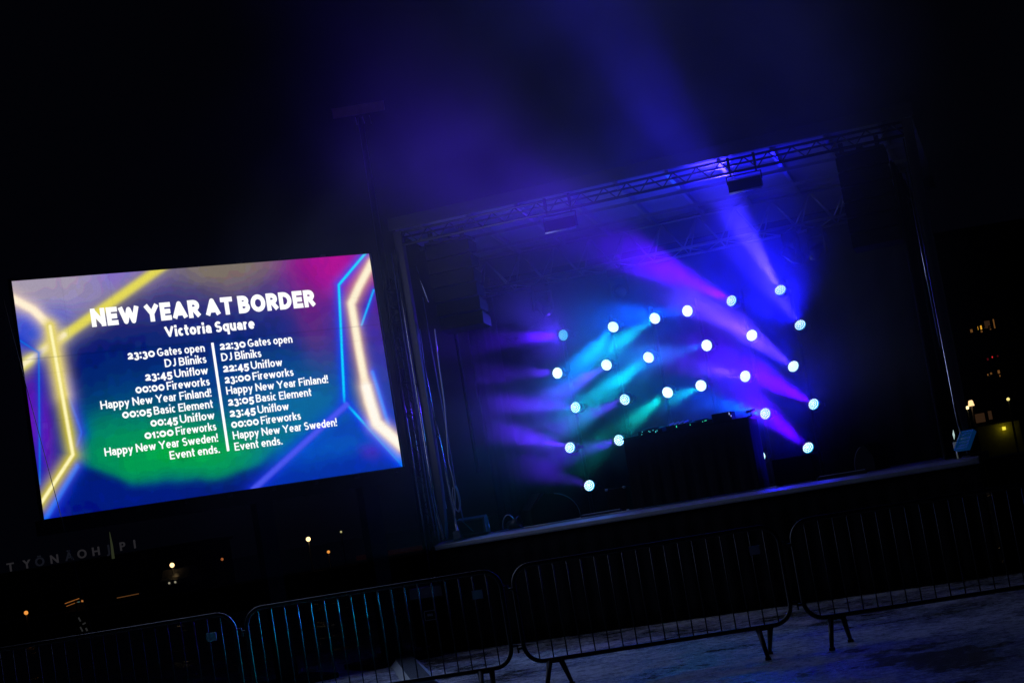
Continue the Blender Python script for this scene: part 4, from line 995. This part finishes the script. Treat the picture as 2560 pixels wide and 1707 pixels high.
# terrace that carries the car and the shelter beyond the bank
t = thing("terrace_wall", "long dark retaining wall with dim red light painted on top below the LED screen", "wall", (-20, 98, LOW))
MB().box((0, 0.5, 2.2), (60, 7.0, 4.4)).build("wall", M_wall, t)
MB().box((11.5, -3.05, 4.75), (4.2, 0.3, 0.28)).build("coping", mat("red_brick_lit", (0.15, 0.06, 0.05), 0.8, emit=(0.30, 0.06, 0.07), estr=0.008, noise=0.5, nscale=3, sample=False), t)  # dim red light on the coping put in as emission
t = thing("kiosk", "small dark kiosk outlined by orange light under the screen's left corner", "kiosk", (-27.1, 97.0, LOW + 4.4))
MB().box((0, 0.3, 0.30), (0.9, 0.7, 0.6)).build("body", M_wall, t)
M_oe = E_("orange_edge", (0.9, 0.30, 0.06), 0.28)
ed = MB(); ed.rod((-0.5, -0.6, 0.50), (0.35, -0.6, 0.66), 0.022, 6); ed.build("awning_light", M_oe, t)
ed = MB(); ed.rod((-0.42, -0.65, 0.34), (0.22, -0.65, 0.47), 0.016, 6); ed.build("counter_light", M_oe, t)
MB().rod((0.46, -0.62, 0.50), (0.56, -0.62, 0.47), 0.05, 8).build("side_lamp", E_("orange_lamp2", (1.0, 0.34, 0.08), 0.4), t)
MB().box((0.30, -0.64, 0.47), (0.12, 0.05, 0.05)).build("sign", E_("teal_dim", (0.2, 0.5, 0.45), 0.2), t)
t = thing("market_table", "low table edged by a dim orange strip under the screen's left half", "table", (-24.05, 97.0, LOW + 4.4))
MB().box((0, 0, 0.30), (1.3, 0.6, 0.05)).box((-0.55, 0, 0.14), (0.06, 0.5, 0.28)).box((0.55, 0, 0.14), (0.06, 0.5, 0.28)).build("table_top", M_wall, t)
MB().rod((-0.64, -0.32, 0.33), (0.64, -0.32, 0.37), 0.025, 6).build("light_strip", E_("orange_strip", (0.7, 0.28, 0.08), 0.12), t)
t = thing("signpost", "slim signpost with small plates painted to glow above the leftmost barrier", "signpost", (-16.9, 60.4, -2.3))
MB().rod((0, 0, 0), (0, 0, 3.15), 0.03, 8).build("post", M_darkmetal, t)
for (dx, dz, w_, h_) in ((0.06, 2.45, 0.05, 0.16), (0.20, 2.28, 0.12, 0.05), (0.08, 2.10, 0.05, 0.18), (0.26, 2.06, 0.06, 0.12)):
    MB().box((dx, -0.04, dz), (w_, 0.02, h_), rot=Euler((0, R(-20), 0))).build("plate", E_("pale_plate_glow", (0.6, 0.6, 0.62), 0.03), t)  # plates kept bright by emission, they are no lamps

# tall building at the right with lit windows
b2 = thing("apartment_building", "dark apartment building with a few warm lit windows at the right edge", "building", (27.0, 92.5, LOW))
MB().box((0, 4, 8.5), (14, 8, 17)).build("wall", M_wall, b2)
MB().box((0, 4, 17.1), (14.5, 8.5, 0.25)).build("roof", M_darkmetal, b2)
def pane(x, z, w_, h_, m, dark=False):
    fr = MB()
    for (cx, cz, ww, hh) in ((0, h_ / 2 + 0.03, w_ + 0.12, 0.06), (0, -h_ / 2 - 0.03, w_ + 0.12, 0.06), (-w_ / 2 - 0.03, 0, 0.06, h_), (w_ / 2 + 0.03, 0, 0.06, h_)): fr.box((x - 27.0 + cx, -0.02, z - LOW + cz), (ww, 0.08, hh))
    f_ = fr.build("window_frame", M_darkmetal, b2)
    MB().box((x - 27.0, -0.015, z - LOW), (w_, 0.05, h_)).build("pane", m, f_)
W_o = E_("window_amber", (1.0, 0.46, 0.03), 0.9); W_d = E_("window_dim_amber", (0.8, 0.33, 0.08), 0.16); W_v = E_("window_faint", (0.55, 0.26, 0.12), 0.045); W_r = E_("window_red", (0.9, 0.03, 0.04), 0.7); W_rd = E_("window_dim_red", (0.6, 0.02, 0.05), 0.09)
YB = 92.45 / 90.0
for (x, z, w_, h_, m) in ((24.40, 6.82, 0.13, 0.17, W_d), (24.80, 6.90, 0.08, 0.20, W_o), (24.91, 6.91, 0.14, 0.22, W_o), (24.93, 6.70, 0.10, 0.10, W_d), (25.30, 7.02, 0.30, 0.40, W_v), (25.42, 6.80, 0.08, 0.16, W_d), (25.66, 7.0, 0.07, 0.50, W_d),
                          (25.23, 5.25, 0.06, 0.09, W_r), (24.97, 5.18, 0.09, 0.12, W_rd), (25.52, 5.26, 0.08, 0.08, W_rd), (24.82, 4.36, 0.07, 0.10, W_d), (25.0, 4.40, 0.10, 0.10, W_d), (25.42, 4.42, 0.12, 0.18, W_d), (25.44, 4.20, 0.06, 0.1, W_d),
                          (23.98, 2.16, 0.52, 0.48, W_v), (24.53, 2.22, 0.20, 0.46, W_v)):
    pane(x * YB, 1.6 + (z - 1.6) * YB, w_ * YB, h_ * YB, m)
for i in range(4):
    for j in range(4): pane(28.2 + 1.5 * i, 1.5 + 3.0 * j, 0.9, 1.3, M_glass)
t = thing("garden_wall", "short wall lit yellow by a square lamp at the right edge", "wall", (23.9, 86.6, LOW))
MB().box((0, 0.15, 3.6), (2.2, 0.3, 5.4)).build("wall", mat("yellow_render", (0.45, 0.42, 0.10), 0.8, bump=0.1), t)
MB().box((0.0, 0.15, 6.36), (2.3, 0.36, 0.08)).build("coping", M_darkmetal, t)
lm = MB().box((0.25, -0.09, 6.02), (0.15, 0.14, 0.17), bevel=0.01).build("wall_lamp", E_("lamp_square_yellow", (0.95, 0.78, 0.05), 1.0), t)
ld = bpy.data.lights.new("wall_lamp_light", 'POINT'); ld.energy = 0.7; ld.color = (0.95, 0.85, 0.1); ld.shadow_soft_size = 0.06
lo = bpy.data.objects.new("wall_lamp_light", ld); COL.objects.link(lo); lo.parent = lm; lo.location = (0.25, -0.26, 6.02)
# tall unlit floodlight mast far behind the screen
t = thing("floodlight_mast", "tall unlit floodlight mast with wide head above the LED screen", "floodlight mast", (-4.05, 58.85, -2.2))
MB().tube([(0, 0, 0), (0, 0, 8), (0, 0, 18.3)], [0.22, 0.16, 0.09], 12).build("pole", M_darkmetal, t)
M_fm = mat("weathered_grey_lit", (0.2, 0.18, 0.21), 0.7, emit=(0.055, 0.03, 0.13), estr=0.05, noise=0.5, nscale=2, sample=False)  # faint violet light on head and brackets put in as emission
hd = MB().box((0, -0.15, 18.55), (1.85, 0.22, 0.34), rot=Euler((R(15), 0, 0)), bevel=0.01)
hd.build("lamp_head", M_fm, t)
for s in (-0.16, 0.10, 0.34): MB().rod((s, -0.1, 18.3), (s + 0.03, -0.1, 18.05 - abs(s) * 0.2), 0.016, 6).build("bracket", M_fm, t)


# ------------------------------------------------------------------ stage smoke (real, uneven density; lit only by the lamps)
def build_smoke():
    lo_, hi_ = Vector((-4.9, -8.0, DECK + 0.02)), Vector((4.3, 2.98, 10.5))
    c = (lo_ + hi_) / 2; d = hi_ - lo_
    o = MB().box((0, 0, 0), d).build("smoke", bpy.data.materials.new("stage_smoke"), None)
    o.matrix_world = STAGE_M @ Matrix.Translation(c)
    m = o.data.materials[0]; m.use_nodes = True; nt = m.node_tree; nt.nodes.clear()
    out = nt.nodes.new("ShaderNodeOutputMaterial"); pv = nt.nodes.new("ShaderNodeVolumePrincipled")
    pv.inputs["Color"].default_value = (0.9, 0.9, 0.9, 1); pv.inputs["Anisotropy"].default_value = 0.25
    nt.links.new(pv.outputs[0], out.inputs["Volume"])
    tc = nt.nodes.new("ShaderNodeTexCoord"); sx = nt.nodes.new("ShaderNodeSeparateXYZ"); nt.links.new(tc.outputs["Object"], sx.inputs[0])
    def smooth(sock, a, b):
        mr = nt.nodes.new("ShaderNodeMapRange"); mr.interpolation_type = 'SMOOTHSTEP'
        mr.inputs[1].default_value = a; mr.inputs[2].default_value = b; mr.inputs[3].default_value = 0; mr.inputs[4].default_value = 1
        nt.links.new(sock, mr.inputs[0]); return mr.outputs[0]
    def mul(a, b):
        n = nt.nodes.new("ShaderNodeMath"); n.operation = 'MULTIPLY'
        for i, v in enumerate((a, b)):
            if isinstance(v, (int, float)): n.inputs[i].default_value = v
            else: nt.links.new(v, n.inputs[i])
        return n.outputs[0]
    def mad(a, b, k):
        n = nt.nodes.new("ShaderNodeMath"); n.operation = 'MULTIPLY_ADD'; nt.links.new(a, n.inputs[0]); n.inputs[1].default_value = b; n.inputs[2].default_value = k; return n.outputs[0]
    hx, hy, hz = d / 2
    X_ = lambda v: v - c.x
    Y_ = lambda v: v - c.y
    Z_ = lambda v: v - c.z
    up_ = nt.nodes.new("ShaderNodeMapRange"); up_.inputs[1].default_value = Z_(3.9); up_.inputs[2].default_value = Z_(5.8); up_.inputs[3].default_value = 0.0; up_.inputs[4].default_value = -3.0
    nt.links.new(sx.outputs[2], up_.inputs[0])
    ad = nt.nodes.new("ShaderNodeMath"); ad.operation = 'ADD'; nt.links.new(sx.outputs[0], ad.inputs[0]); nt.links.new(up_.outputs[0], ad.inputs[1])
    f = mul(smooth(ad.outputs[0], X_(lo_.x), X_(-1.2)), smooth(sx.outputs[0], X_(hi_.x), X_(2.3)))
    f = mul(f, smooth(sx.outputs[1], Y_(lo_.y), Y_(-3.5)))
    f = mul(f, smooth(sx.outputs[1], Y_(2.62), Y_(2.28)))
    f = mul(f, smooth(sx.outputs[2], Z_(hi_.z), Z_(6.0)))
    low = mad(smooth(sx.outputs[2], Z_(1.55), Z_(2.75)), 0.86, 0.14)
    f = mul(f, low)
    # dense round the lamps at the back, thin over the front of the deck, drifting out under and over the roof edge
    inside = smooth(sx.outputs[1], Y_(-1.0), Y_(1.9))
    outf = mad(smooth(sx.outputs[2], Z_(3.4), Z_(5.2)), SMOKE_OUT, 0.025)
    mxn = nt.nodes.new("ShaderNodeMath"); mxn.operation = 'MAXIMUM'; nt.links.new(inside, mxn.inputs[0]); nt.links.new(outf, mxn.inputs[1])
    fy = mxn.outputs[0]
    n1 = nt.nodes.new("ShaderNodeTexNoise"); n1.inputs["Scale"].default_value = 0.55; n1.inputs["Detail"].default_value = 4.0; n1.inputs["Roughness"].default_value = 0.5; n1.inputs["Distortion"].default_value = 0.4
    mp = nt.nodes.new("ShaderNodeMapping"); mp.inputs["Location"].default_value = SMOKE_OFF
    nt.links.new(tc.outputs["Object"], mp.inputs[0]); nt.links.new(mp.outputs[0], n1.inputs["Vector"])
    nz = mad(smooth(n1.outputs["Fac"], 0.33, 0.68), 1.75, 0.06)
    dens = mul(mul(mul(f, fy), nz), SMOKE_D)
    nt.links.new(dens, pv.inputs["Density"])
    o["kind"] = "stuff"; tag(o, "thin stage smoke lit blue and violet, drifting up over the stage", "smoke")
SMOKE_D = 0.20; SMOKE_OUT = 0.15; SMOKE_OFF = (3.1, 1.7, 0.4)
build_smoke()
